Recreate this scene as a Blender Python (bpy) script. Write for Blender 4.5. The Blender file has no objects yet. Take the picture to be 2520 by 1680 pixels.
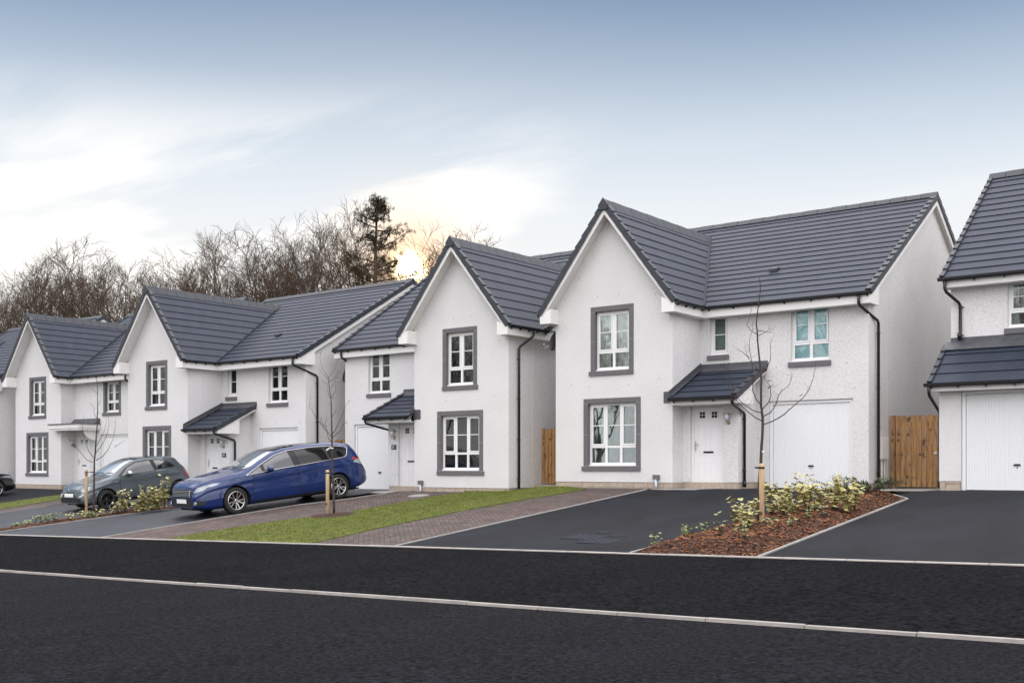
import bpy, bmesh, math, random
from mathutils import Vector, Matrix
random.seed(11)
sc = bpy.context.scene
COL = sc.collection
ZO = 1.6            # camera height above the datum
R = math.radians

# ------------------------------------------------------------------ materials
def nodes_of(name):
    m = bpy.data.materials.new(name); m.use_nodes = True
    nt = m.node_tree; return m, nt, nt.nodes["Principled BSDF"]
def N(nt, t, **kw):
    n = nt.nodes.new(t)
    for k, v in kw.items():
        if k in n.inputs.keys(): n.inputs[k].default_value = v
        else: setattr(n, k, v)
    return n
def mat(name, col, rough=.6, metal=0, spec=.5, var=0, vscale=8, bump=0, bscale=60, col2=None, coat=0, detail=6, bdist=.01):
    m, nt, b = nodes_of(name); L = nt.links.new
    b.inputs["Base Color"].default_value = (*col, 1); b.inputs["Roughness"].default_value = rough
    b.inputs["Metallic"].default_value = metal; b.inputs["Specular IOR Level"].default_value = spec
    b.inputs["Coat Weight"].default_value = coat; b.inputs["Coat Roughness"].default_value = .03
    tc = N(nt, "ShaderNodeTexCoord")
    if var or col2:
        n = N(nt, "ShaderNodeTexNoise", Scale=vscale, Detail=detail, Roughness=.6); L(tc.outputs["Object"], n.inputs["Vector"])
        r = N(nt, "ShaderNodeValToRGB"); r.color_ramp.elements[0].position = .3; r.color_ramp.elements[1].position = .7
        a = [c*(1-var) for c in col]; c2 = col2 or [min(1, c*(1+var)) for c in col]
        r.color_ramp.elements[0].color = (*a, 1); r.color_ramp.elements[1].color = (*c2, 1)
        L(n.outputs["Fac"], r.inputs["Fac"]); L(r.outputs["Color"], b.inputs["Base Color"])
    if bump:
        n2 = N(nt, "ShaderNodeTexNoise", Scale=bscale, Detail=4); L(tc.outputs["Object"], n2.inputs["Vector"])
        bp = N(nt, "ShaderNodeBump", Strength=bump, Distance=bdist); L(n2.outputs["Fac"], bp.inputs["Height"]); L(bp.outputs["Normal"], b.inputs["Normal"])
    return m

def harling_mat():
    m, nt, b = nodes_of("harling"); L = nt.links.new
    tc = N(nt, "ShaderNodeTexCoord")
    n = N(nt, "ShaderNodeTexNoise", Scale=38, Detail=4, Roughness=.75); L(tc.outputs["Object"], n.inputs["Vector"])
    r = N(nt, "ShaderNodeValToRGB"); r.color_ramp.elements[0].position = .36; r.color_ramp.elements[1].position = .52
    r.color_ramp.elements[0].color = (.555, .545, .54, 1); r.color_ramp.elements[1].color = (.745, .74, .74, 1)
    L(n.outputs["Fac"], r.inputs["Fac"])
    n1 = N(nt, "ShaderNodeTexNoise", Scale=.9, Detail=5); L(tc.outputs["Object"], n1.inputs["Vector"])
    r1 = N(nt, "ShaderNodeValToRGB"); r1.color_ramp.elements[0].position = .3; r1.color_ramp.elements[1].position = .7
    r1.color_ramp.elements[0].color = (.93, .925, .92, 1); r1.color_ramp.elements[1].color = (1, 1, 1, 1)
    L(n1.outputs["Fac"], r1.inputs["Fac"])
    mx = N(nt, "ShaderNodeMixRGB", blend_type='MULTIPLY'); mx.inputs[0].default_value = 1
    L(r.outputs["Color"], mx.inputs[1]); L(r1.outputs["Color"], mx.inputs[2]); L(mx.outputs[0], b.inputs["Base Color"])
    v = N(nt, "ShaderNodeTexVoronoi", Scale=45); L(tc.outputs["Object"], v.inputs["Vector"])
    bp = N(nt, "ShaderNodeBump", Strength=.45, Distance=.010); L(v.outputs["Distance"], bp.inputs["Height"]); L(bp.outputs["Normal"], b.inputs["Normal"])
    b.inputs["Roughness"].default_value = .95; b.inputs["Specular IOR Level"].default_value = .15
    return m

def tile_mat():
    m, nt, b = nodes_of("roof_tiles"); L = nt.links.new
    uv = N(nt, "ShaderNodeUVMap")
    sp = N(nt, "ShaderNodeSeparateXYZ"); L(uv.outputs["UV"], sp.inputs[0])
    # stagger alternate courses by half a tile
    fl = N(nt, "ShaderNodeMath", operation='FLOOR'); L(sp.outputs["Y"], fl.inputs[0])
    h = N(nt, "ShaderNodeMath", operation='MULTIPLY'); h.inputs[1].default_value = .5; L(fl.outputs[0], h.inputs[0])
    a = N(nt, "ShaderNodeMath", operation='ADD'); L(sp.outputs["X"], a.inputs[0]); L(h.outputs[0], a.inputs[1])
    fr = N(nt, "ShaderNodeMath", operation='FRACT'); L(a.outputs[0], fr.inputs[0])
    lt = N(nt, "ShaderNodeMath", operation='LESS_THAN'); lt.inputs[1].default_value = .035; L(fr.outputs[0], lt.inputs[0])
    fx = N(nt, "ShaderNodeMath", operation='FLOOR'); L(a.outputs[0], fx.inputs[0])
    cb = N(nt, "ShaderNodeCombineXYZ"); L(fx.outputs[0], cb.inputs[0]); L(fl.outputs[0], cb.inputs[1])
    wn = N(nt, "ShaderNodeTexWhiteNoise", noise_dimensions='2D'); L(cb.outputs[0], wn.inputs["Vector"])
    r = N(nt, "ShaderNodeValToRGB"); r.color_ramp.elements[0].color = (.0195, .0265, .044, 1); r.color_ramp.elements[1].color = (.026, .034, .055, 1)
    L(wn.outputs["Value"], r.inputs["Fac"])
    tc = N(nt, "ShaderNodeTexCoord")
    n = N(nt, "ShaderNodeTexNoise", Scale=2.2, Detail=6); L(tc.outputs["Object"], n.inputs["Vector"])
    r2 = N(nt, "ShaderNodeValToRGB"); r2.color_ramp.elements[0].position = .35; r2.color_ramp.elements[1].position = .7
    r2.color_ramp.elements[0].color = (.92, .92, .92, 1); r2.color_ramp.elements[1].color = (1.07, 1.06, 1.05, 1)
    L(n.outputs["Fac"], r2.inputs["Fac"])
    mx = N(nt, "ShaderNodeMixRGB", blend_type='MULTIPLY'); mx.inputs[0].default_value = 1
    L(r.outputs["Color"], mx.inputs[1]); L(r2.outputs["Color"], mx.inputs[2])
    m3 = N(nt, "ShaderNodeMixRGB"); L(lt.outputs[0], m3.inputs[0]); L(mx.outputs[0], m3.inputs[1]); m3.inputs[2].default_value = (.022, .024, .03, 1)
    L(m3.outputs[0], b.inputs["Base Color"]); b.inputs["Roughness"].default_value = .55; b.inputs["Specular IOR Level"].default_value = .28
    return m

def paver_mat():
    m, nt, b = nodes_of("block_paving"); L = nt.links.new
    tc = N(nt, "ShaderNodeTexCoord"); mp = N(nt, "ShaderNodeMapping"); mp.inputs["Rotation"].default_value = (0, 0, R(45)); L(tc.outputs["Object"], mp.inputs[0])
    br = N(nt, "ShaderNodeTexBrick"); L(mp.outputs[0], br.inputs["Vector"])
    for k, v in dict(Scale=1, **{"Brick Width": .2, "Row Height": .1, "Mortar Size": .006, "Mortar Smooth": .2, "Bias": 0}).items(): br.inputs[k].default_value = v
    br.inputs["Color1"].default_value = (.105, .072, .060, 1); br.inputs["Color2"].default_value = (.060, .041, .036, 1); br.inputs["Mortar"].default_value = (.022, .018, .018, 1)
    n = N(nt, "ShaderNodeTexNoise", Scale=1.6, Detail=6); L(tc.outputs["Object"], n.inputs["Vector"])
    r2 = N(nt, "ShaderNodeValToRGB"); r2.color_ramp.elements[0].position = .3; r2.color_ramp.elements[1].position = .7
    r2.color_ramp.elements[0].color = (.7, .7, .7, 1); r2.color_ramp.elements[1].color = (1.2, 1.17, 1.15, 1); L(n.outputs["Fac"], r2.inputs["Fac"])
    mx = N(nt, "ShaderNodeMixRGB", blend_type='MULTIPLY'); mx.inputs[0].default_value = 1
    L(br.outputs["Color"], mx.inputs[1]); L(r2.outputs["Color"], mx.inputs[2]); L(mx.outputs[0], b.inputs["Base Color"])
    bp = N(nt, "ShaderNodeBump", Strength=.6, Distance=.006); L(br.outputs["Fac"], bp.inputs["Height"]); bp.invert = True; L(bp.outputs["Normal"], b.inputs["Normal"])
    b.inputs["Roughness"].default_value = .85
    return m

def asphalt_mat(name, c1, c2, big, rough=.85, spec=.12, sscale=90, bump=.5):
    """aggregate speckle plus large faint roller and drainage patches"""
    m, nt, b = nodes_of(name); L = nt.links.new
    tc = N(nt, "ShaderNodeTexCoord")
    n = N(nt, "ShaderNodeTexNoise", Scale=sscale, Detail=6, Roughness=.85); L(tc.outputs["Object"], n.inputs["Vector"])
    r = N(nt, "ShaderNodeValToRGB"); r.color_ramp.elements[0].position = .40; r.color_ramp.elements[1].position = .62
    r.color_ramp.elements[0].color = (*c1, 1); r.color_ramp.elements[1].color = (*c2, 1); L(n.outputs["Fac"], r.inputs["Fac"])
    mp = N(nt, "ShaderNodeMapping"); mp.inputs["Scale"].default_value = (1.0, .45, 1); mp.inputs["Rotation"].default_value = (0, 0, R(35)); L(tc.outputs["Object"], mp.inputs[0])
    n1 = N(nt, "ShaderNodeTexNoise", Scale=.9, Detail=9, Roughness=.68); L(mp.outputs[0], n1.inputs["Vector"])
    r1 = N(nt, "ShaderNodeValToRGB"); r1.color_ramp.elements[0].position = .38; r1.color_ramp.elements[1].position = .68
    r1.color_ramp.elements[0].color = (1-big, 1-big, 1-big, 1); r1.color_ramp.elements[1].color = (1+big, 1+big, 1+big*1.1, 1); L(n1.outputs["Fac"], r1.inputs["Fac"])
    mx = N(nt, "ShaderNodeMixRGB", blend_type='MULTIPLY'); mx.inputs[0].default_value = 1
    L(r.outputs["Color"], mx.inputs[1]); L(r1.outputs["Color"], mx.inputs[2]); L(mx.outputs[0], b.inputs["Base Color"])
    bp = N(nt, "ShaderNodeBump", Strength=bump, Distance=.006); L(n.outputs["Fac"], bp.inputs["Height"]); L(bp.outputs["Normal"], b.inputs["Normal"])
    b.inputs["Roughness"].default_value = rough; b.inputs["Specular IOR Level"].default_value = spec
    return m

def glass_mat(name="window_glass", tint=(.90, .95, .95), refl=1.8):
    m = bpy.data.materials.new(name); m.use_nodes = True; nt = m.node_tree; L = nt.links.new
    nt.nodes.remove(nt.nodes["Principled BSDF"]); out = nt.nodes["Material Output"]
    f = N(nt, "ShaderNodeFresnel", IOR=refl); tr = N(nt, "ShaderNodeBsdfTransparent"); tr.inputs[0].default_value = (*tint, 1)
    g = N(nt, "ShaderNodeBsdfGlossy", Roughness=.015); g.inputs[0].default_value = (.95, .97, .97, 1)
    tc = N(nt, "ShaderNodeTexCoord"); n = N(nt, "ShaderNodeTexNoise", Scale=2.0, Detail=1); L(tc.outputs["Object"], n.inputs["Vector"])
    bp = N(nt, "ShaderNodeBump", Strength=.05, Distance=.02); L(n.outputs["Fac"], bp.inputs["Height"]); L(bp.outputs["Normal"], g.inputs["Normal"])
    mx = N(nt, "ShaderNodeMixShader"); L(f.outputs[0], mx.inputs[0]); L(tr.outputs[0], mx.inputs[1]); L(g.outputs[0], mx.inputs[2]); L(mx.outputs[0], out.inputs[0])
    return m

def wood_mat(name, c1, c2):
    m, nt, b = nodes_of(name); L = nt.links.new
    tc = N(nt, "ShaderNodeTexCoord"); mp = N(nt, "ShaderNodeMapping"); mp.inputs["Scale"].default_value = (14, 14, 1.2); L(tc.outputs["Object"], mp.inputs[0])
    n = N(nt, "ShaderNodeTexNoise", Scale=2, Detail=6, Distortion=1.2); L(mp.outputs[0], n.inputs["Vector"])
    r = N(nt, "ShaderNodeValToRGB"); r.color_ramp.elements[0].position = .33; r.color_ramp.elements[1].position = .62
    r.color_ramp.elements[0].color = (*c1, 1); r.color_ramp.elements[1].color = (*c2, 1); L(n.outputs["Fac"], r.inputs["Fac"])
    k = N(nt, "ShaderNodeTexNoise", Scale=5.5, Detail=1); L(tc.outputs["Object"], k.inputs["Vector"])
    kr = N(nt, "ShaderNodeValToRGB"); kr.color_ramp.elements[0].position = .3; kr.color_ramp.elements[1].position = .37
    kr.color_ramp.elements[0].color = (.3, .24, .2, 1); kr.color_ramp.elements[1].color = (1, 1, 1, 1); L(k.outputs["Fac"], kr.inputs["Fac"])
    mx = N(nt, "ShaderNodeMixRGB", blend_type='MULTIPLY'); mx.inputs[0].default_value = 1
    L(r.outputs["Color"], mx.inputs[1]); L(kr.outputs["Color"], mx.inputs[2]); L(mx.outputs[0], b.inputs["Base Color"]); b.inputs["Roughness"].default_value = .8
    return m

def leafy(name, cols, scale=18, rough=.6):
    m, nt, b = nodes_of(name); L = nt.links.new
    tc = N(nt, "ShaderNodeTexCoord"); n = N(nt, "ShaderNodeTexNoise", Scale=scale, Detail=3); L(tc.outputs["Object"], n.inputs["Vector"])
    r = N(nt, "ShaderNodeValToRGB"); cr = r.color_ramp
    cr.elements[0].position = .3; cr.elements[0].color = (*cols[0], 1); cr.elements[1].position = .68; cr.elements[1].color = (*cols[-1], 1)
    for i, c in enumerate(cols[1:-1]):
        e = cr.elements.new(.3+.38*(i+1)/(len(cols)-1)); e.color = (*c, 1)
    L(n.outputs["Fac"], r.inputs["Fac"]); L(r.outputs["Color"], b.inputs["Base Color"]); b.inputs["Roughness"].default_value = rough
    b.inputs["Specular IOR Level"].default_value = .3
    return m

M = dict(
    harling=harling_mat(), tile=tile_mat(), paver=paver_mat(),
    smooth=mat("smooth_render", (.70, .67, .63), .9, var=.04, vscale=3),
    upvc=mat("white_frame", (.80, .80, .80), .35, spec=.4),
    garage=mat("garage_door_white", (.78, .79, .80), .4, spec=.4),
    doorw=mat("door_white", (.80, .80, .81), .35),
    board=mat("white_boarding", (.78, .77, .75), .5, var=.02, vscale=2),
    stone=mat("grey_stone", (.135, .13, .138), .85, var=.12, vscale=14, bump=.3, bscale=50),
    mortar=mat("mortar", (.32, .31, .30), .9),
    plinth=mat("plinth_stone", (.42, .35, .28), .9, var=.16, vscale=9, bump=.4, bscale=40),
    black=mat("black_plastic", (.010, .010, .012), .32, spec=.5),
    verge=mat("verge_grey", (.030, .034, .044), .5, var=.12, vscale=5),
    valley=mat("valley_liner", (.010, .013, .020), .6, spec=.25), slot=mat("weep_slot_grey", (.12, .115, .11), .9),
    lead=mat("lead_flashing", (.085, .088, .10), .45, metal=.2, var=.25, vscale=7, bump=.4, bscale=12),
    dark=mat("dark_void", (.012, .012, .014), .9),
    room=mat("room_wall", (.34, .31, .28), .9),
    steel=mat("brushed_steel", (.55, .53, .50), .28, metal=1),
    brass=mat("worn_steel", (.42, .36, .28), .3, metal=1),
    glass=glass_mat(), frost=glass_mat("obscure_glass", (.75, .8, .78), 1.45),
    lampglass=mat("lamp_glass", (.78, .80, .85), .15, spec=.6),
    plate=mat("number_slate", (.035, .055, .08), .35), white=mat("white_paint", (.8, .8, .8), .5),
    cream=mat("cream_curtain", (.72, .69, .60), .9, var=.1, vscale=10), green=mat("green_curtain", (.035, .085, .075), .85, var=.15, vscale=10),
    grey=mat("grey_curtain", (.50, .49, .48), .9, var=.1, vscale=10), frost_panel=mat("obscure_backing", (.34, .40, .375), .8), blind=mat("reflected_sky_teal", (.62, .92, .97), .8), slatm=mat("slat_blind", (.55, .53, .50), .6),  # the teal of blind imitates sky reflected in a pane
    wood=wood_mat("fence_timber", (.21, .098, .038), (.45, .25, .10)), stake=wood_mat("stake_timber", (.40, .27, .14), (.60, .45, .27)),
    bark=mat("young_bark", (.050, .036, .027), .85, var=.3, vscale=30), twig=mat("young_twigs", (.055, .034, .028), .8),
    bark2=mat("old_bark", (.062, .041, .025), .9, var=.3, vscale=3), twig2=mat("winter_twigs", (.058, .036, .020), .9),
    drive=asphalt_mat("drive_asphalt", (.0035, .0045, .0070), (.0105, .0122, .0175), .5, .75, spec=.17),
    pave=asphalt_mat("pavement_asphalt", (.0004, .0004, .0005), (.021, .021, .0235), .12, .97, spec=.02, sscale=15, bump=.9),
    road=asphalt_mat("road_asphalt", (.0008, .0008, .0011), (.024, .024, .0285), .12, .92, spec=.04, sscale=24, bump=.6),
    soil=mat("soil", (.05, .035, .022), .95, var=.3, vscale=3, bump=.5, bscale=20),
    kerb=mat("kerb_concrete", (.34, .315, .29), .9, var=.18, vscale=3, bump=.4, bscale=60),
    edge=mat("edging_concrete", (.29, .28, .265), .9, var=.15, vscale=5),
    slab=mat("slab_concrete", (.27, .26, .245), .85, var=.10, vscale=3, bump=.2, bscale=50),
    mulch=mat("bark_mulch", (.045, .017, .008), .95, var=.5, vscale=35, bump=1, bscale=45, bdist=.03),
    chips=leafy("bark_chips", [(.075, .025, .010), (.23, .082, .030), (.38, .18, .08)], 9, .9),
    lawn=leafy("lawn_green", [(.060, .074, .012), (.094, .112, .020), (.130, .145, .028)], 3.5, .9),
    blade=leafy("grass_blades", [(.072, .095, .014), (.128, .152, .026), (.185, .20, .045)], 5, .8),
    leaf=leafy("variegated_leaf", [(.09, .13, .035), (.26, .27, .10), (.58, .50, .22), (.70, .64, .36)], 42, .5),
    leafg=leafy("green_leaf", [(.08, .13, .04), (.22, .28, .10), (.40, .42, .18)], 30, .5),
    juni=leafy("juniper_green", [(.02, .04, .015), (.05, .075, .03), (.09, .12, .05)], 12, .8),
    dryleaf=leafy("dry_leaf", [(.16, .08, .03), (.35, .22, .10)], 20, .8),
    needle=leafy("pine_needles", [(.022, .022, .012), (.045, .042, .022), (.075, .062, .034)], .6, .8),
    iron=mat("cast_iron", (.026, .029, .038), .7, spec=.2, var=.2, vscale=10), chan=mat("channel_steel", (.45, .47, .50), .4, metal=.5),
)

# ------------------------------------------------------------------ mesh builder
class MB:
    def __init__(s, tf=None): s.v = []; s.f = []; s.uv = {}; s.tf = tf; s.sm = []
    def add(s, vs):
        i = len(s.v); s.v += [tuple(s.tf(*p)) if s.tf else tuple(p) for p in vs]; return i
    def face(s, vs, uv=None, smooth=False):
        i = s.add(vs)
        if uv: s.uv[len(s.f)] = uv
        if smooth: s.sm.append(len(s.f))
        s.f.append(tuple(range(i, i+len(vs))))
    def box(s, a, b):
        (x0, y0, z0), (x1, y1, z1) = a, b
        s.hexa([(x0, y0, z0), (x1, y0, z0), (x1, y1, z0), (x0, y1, z0), (x0, y0, z1), (x1, y0, z1), (x1, y1, z1), (x0, y1, z1)])
        return s
    def hexa(s, p):
        i = s.add(p)
        for q in ((0, 3, 2, 1), (4, 5, 6, 7), (0, 1, 5, 4), (1, 2, 6, 5), (2, 3, 7, 6), (3, 0, 4, 7)): s.f.append(tuple(i+k for k in q))
    def prism(s, poly, d):
        """poly: list of 3D points, extruded by vector d"""
        n = len(poly); i = s.add(poly+[tuple(p[k]+d[k] for k in range(3)) for p in poly])
        s.f.append(tuple(range(i, i+n))[::-1]); s.f.append(tuple(range(i+n, i+2*n)))
        for k in range(n): s.f.append((i+k, i+(k+1) % n, i+n+(k+1) % n, i+n+k))
    def tube(s, pts, r, n=8, cap=True, smooth=True):
        pts = [Vector(p) for p in pts]; rs = r if isinstance(r, (list, tuple)) else [r]*len(pts)
        rings = []; up = None
        for k, p in enumerate(pts):
            d = (pts[min(k+1, len(pts)-1)]-pts[max(k-1, 0)])
            if d.length < 1e-9: d = Vector((0, 0, 1))
            d.normalize()
            if up is None: up = Vector((0, 0, 1)) if abs(d.z) < .9 else Vector((1, 0, 0))
            a = d.cross(up).normalized(); b = a.cross(d).normalized(); up = b
            rings.append(s.add([tuple(p+(a*math.cos(2*math.pi*j/n)+b*math.sin(2*math.pi*j/n))*rs[k]) for j in range(n)]))
        for k in range(len(rings)-1):
            for j in range(n):
                if smooth: s.sm.append(len(s.f))
                s.f.append((rings[k]+j, rings[k]+(j+1) % n, rings[k+1]+(j+1) % n, rings[k+1]+j))
        if cap:
            s.f.append(tuple(rings[0]+j for j in range(n))); s.f.append(tuple(rings[-1]+j for j in range(n))[::-1])
        return s
    def lathe(s, prof, n=24, c=(0, 0, 0), axis='z', cap=True):
        """prof: (r, h) pairs round an axis through c"""
        rings = []
        for r, h in prof:
            ps = []
            for j in range(n):
                a = 2*math.pi*j/n; q = (r*math.cos(a), r*math.sin(a), h)
                if axis == 'y': q = (q[0], q[2], q[1])
                if axis == 'x': q = (q[2], q[0], q[1])
                ps.append((c[0]+q[0], c[1]+q[1], c[2]+q[2]))
            rings.append(s.add(ps))
        for k in range(len(rings)-1):
            for j in range(n):
                s.sm.append(len(s.f)); s.f.append((rings[k]+j, rings[k]+(j+1) % n, rings[k+1]+(j+1) % n, rings[k+1]+j))
        if cap: s.f.append(tuple(rings[0]+j for j in range(n))); s.f.append(tuple(rings[-1]+j for j in range(n))[::-1])
        return s
    def build(s, name, m, parent=None, recalc=True, loc=None):
        me = bpy.data.meshes.new(name); me.from_pydata(s.v, [], s.f)
        if s.uv:
            l = me.uv_layers.new(name="UVMap")
            for fi, u in s.uv.items():
                for li, c in zip(me.polygons[fi].loop_indices, u): l.data[li].uv = c
        if s.sm:
            fl = [False]*len(s.f)
            for i in s.sm: fl[i] = True
            me.polygons.foreach_set("use_smooth", fl)
        if recalc:
            bm = bmesh.new(); bm.from_mesh(me); bmesh.ops.recalc_face_normals(bm, faces=bm.faces); bm.to_mesh(me); bm.free()
        me.materials.append(m); me.update()
        o = bpy.data.objects.new(name, me); COL.objects.link(o)
        if parent: o.parent = parent
        if loc: o.location = loc
        return o
def tag(o, label=None, cat=None, group=None, kind=None):
    if label: o["label"] = label
    if cat: o["category"] = cat
    if group: o["group"] = group
    if kind: o["kind"] = kind
    return o
def thing(name, label, cat, loc=(0, 0, 0), rz=0, group=None):
    o = bpy.data.objects.new(name, None); COL.objects.link(o); o.empty_display_size = .2
    o.location = loc; o.rotation_euler = (0, 0, rz); return tag(o, label, cat, group)

# ------------------------------------------------------------------ ground shape (x runs along the street, y back towards the houses)
TB = 14.5
HS = [-75, -60, -46, -37.9, -35.7, -27.8, -26.8, -18.6, -17.2, -9.2, -7.4, 0, 12]
HZ = [-1.3, -1.05, -.90, -.92, -.94, -.92, -.74, -.70, -.55, -.53, -.52, -.47, -.35]
def lerp(xs, ys, x):
    if x <= xs[0]: return ys[0]
    for i in range(len(xs)-1):
        if x <= xs[i+1]: return ys[i]+(ys[i+1]-ys[i])*(x-xs[i])/(xs[i+1]-xs[i])
    return ys[-1]
def zk(s): return -1.45+.0224*(max(-90, min(40, s))+13.858)+ZO
def zg(s, t):
    if t <= TB: return zk(s)-.1*min(TB-t, 6)/6
    a = min(1, (t-TB)/(23.6-TB)); return zk(s)*(1-a)+(lerp(HS, HZ, s)+ZO)*a
def sheet(name, polys, m, dz=0, step=.6, kind="structure", zf=zg, thick=0, parent=None):
    """flat polygons (lists of x, y) cut into a fine net and laid on the ground shape"""
    bm = bmesh.new()
    for poly in polys:
        vs = [bm.verts.new((x, y, 0)) for x, y in poly]; bm.faces.new(vs)
    def cut(ax, vals):
        for c in vals:
            n = Vector((0, 0, 0)); n[ax] = 1; p = Vector((0, 0, 0)); p[ax] = c
            bmesh.ops.bisect_plane(bm, geom=bm.verts[:]+bm.edges[:]+bm.faces[:], plane_co=p, plane_no=n, dist=1e-5)
    xs = [v.co.x for v in bm.verts]; ys = [v.co.y for v in bm.verts]
    cut(0, [h for h in HS if min(xs) < h < max(xs)])
    if step:
        cut(0, [min(xs)+i*step for i in range(1, int((max(xs)-min(xs))/step)+1)])
        cut(1, [min(ys)+i*step for i in range(1, int((max(ys)-min(ys))/step)+1)])
    cut(1, [c for c in (TB, 23.6) if min(ys) < c < max(ys)])
    if thick:
        r = bmesh.ops.extrude_face_region(bm, geom=bm.faces[:])
        up = {v for v in r['geom'] if isinstance(v, bmesh.types.BMVert)}
        for v in bm.verts: v.co.z = zf(v.co.x, v.co.y)+(dz if v in up else dz-thick)
    else:
        for v in bm.verts: v.co.z = zf(v.co.x, v.co.y)+dz
    bmesh.ops.recalc_face_normals(bm, faces=bm.faces)
    me = bpy.data.meshes.new(name); bm.to_mesh(me); bm.free(); me.materials.append(m)
    o = bpy.data.objects.new(name, me); COL.objects.link(o)
    if parent: o.parent = parent
    if kind: o["kind"] = kind
    return o
# ------------------------------------------------------------------ house pieces
def wall(mb, P, poly, holes, zb):
    """P(a, z) maps to 3D; poly = wall top as (a, h) points; holes = (a0, a1, z0, z1)"""
    A = [p[0] for p in poly]; H = [p[1] for p in poly]
    cuts = sorted(set([round(a, 4) for a in A]+[round(h[k], 4) for h in holes for k in (0, 1)]))
    for a, b in zip(cuts, cuts[1:]):
        if b-a < 1e-4: continue
        ta, tb = lerp(A, H, a+1e-6), lerp(A, H, b-1e-6); mid = (a+b)/2
        hs = sorted([(h[2], h[3]) for h in holes if h[0] < mid < h[1]]); z = zb
        for h0, h1 in hs:
            if h0 > z+1e-4: mb.face([P(a, z), P(b, z), P(b, h0), P(a, h0)])
            z = h1
        mb.face([P(a, z), P(b, z), P(b, tb), P(a, ta)])

def courses(mb, O, U, Vd, L, S, gauge=.345, clip=None, fine=None):
    """interlocking tile courses: O eave corner, U along the eave, Vd up the slope, length L, slope length S"""
    O, U, Vd = Vector(O), Vector(U).normalized(), Vector(Vd).normalized(); Nn = U.cross(Vd)
    if Nn.z < 0: Nn = -Nn
    n = max(1, round(S/gauge)); g = S/n
    mb.face([tuple(O), tuple(O+U*L), tuple(O+U*L+Vd*S), tuple(O+Vd*S)], uv=[(0, .5)]*4)
    for k in range(n):
        a0, a1 = k*g-.03, (k+1)*g-.02 if k < n-1 else S
        nx = max(1, int(L/1.3)); rj = [0]+[random.uniform(-.004, .004) for _ in range(nx-1)]+[0]
        for i in range(nx):
            u0, u1 = L*i/nx, L*(i+1)/nx
            p = [O+U*u0+Vd*(a0+rj[i])+Nn*.034, O+U*u1+Vd*(a0+rj[i+1])+Nn*.034, O+U*u1+Vd*a1+Nn*.014, O+U*u0+Vd*a1+Nn*.014]
            mb.face([tuple(q) for q in p], uv=[(u0/.33, k+.05), (u1/.33, k+.05), (u1/.33, k+.95), (u0/.33, k+.95)])
            q = [p[0], p[1], p[1]-Nn*.012, p[0]-Nn*.012]
            mb.face([tuple(x) for x in q], uv=[(u0/.33+.5, k+.05)]*4)
        # closed ends
        for uu in (0, L):
            e = [O+U*uu+Vd*a0+Nn*.034, O+U*uu+Vd*a1+Nn*.014, O+U*uu+Vd*a1, O+U*uu+Vd*(a0+.03)]
            mb.face([tuple(x) for x in e], uv=[(.5, k+.5)]*4)

def verge(mb, p0, p1, out, gauge=.345, w=.11, drop=.10):
    """stepped cap tiles along a sloping edge from eave p0 to ridge p1; out = unit vector away from the roof"""
    p0, p1, out = Vector(p0), Vector(p1), Vector(out); d = p1-p0; S = d.length; d.normalize()
    n = max(1, round(S/gauge)); g = S/n; Nn = d.cross(out)
    if Nn.z < 0: Nn = -Nn
    for k in range(n):
        a, b = p0+d*(k*g-.02), p0+d*((k+1)*g-.025)
        t0, t1 = .085, .055
        pts = []
        for q, h in ((a, t0), (b, t1)):
            pts += [q-out*w+Nn*h, q+out*.028+Nn*h, q+out*.028-Nn*(drop-h*.3), q-out*w-Nn*.02]
        i = mb.add([tuple(x) for x in pts])
        for f in ((0, 1, 2, 3), (7, 6, 5, 4), (0, 4, 5, 1), (1, 5, 6, 2), (2, 6, 7, 3), (3, 7, 4, 0)): mb.f.append(tuple(i+j for j in f))

def ridge(mb, p0, p1, side, slope_a, w=.17, seg=.42):
    """angle ridge tiles along p0-p1; side = horizontal unit vector across; slope_a = (drop per metre on -side, +side)"""
    p0, p1, side = Vector(p0), Vector(p1), Vector(side); d = p1-p0; Lr = d.length; d.normalize(); n = max(1, round(Lr/seg)); g = Lr/n
    for k in range(n):
        a, b = p0+d*(k*g), p0+d*((k+1)*g-.012); h = .085+.006*(k % 2)
        pts = []
        for q in (a, b):
            pts += [q-side*w+Vector((0, 0, -slope_a[0]*w+.06)), q-side*.03+Vector((0, 0, h+.02)), q+side*.03+Vector((0, 0, h+.02)), q+side*w+Vector((0, 0, -slope_a[1]*w+.06)), q+Vector((0, 0, -.06))]
        i = mb.add([tuple(x) for x in pts])
        mb.f.append((i, i+1, i+2, i+3, i+4)); mb.f.append((i+9, i+8, i+7, i+6, i+5))
        for j in range(5): mb.f.append((i+j, i+5+j, i+5+(j+1) % 5, i+(j+1) % 5))

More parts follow.
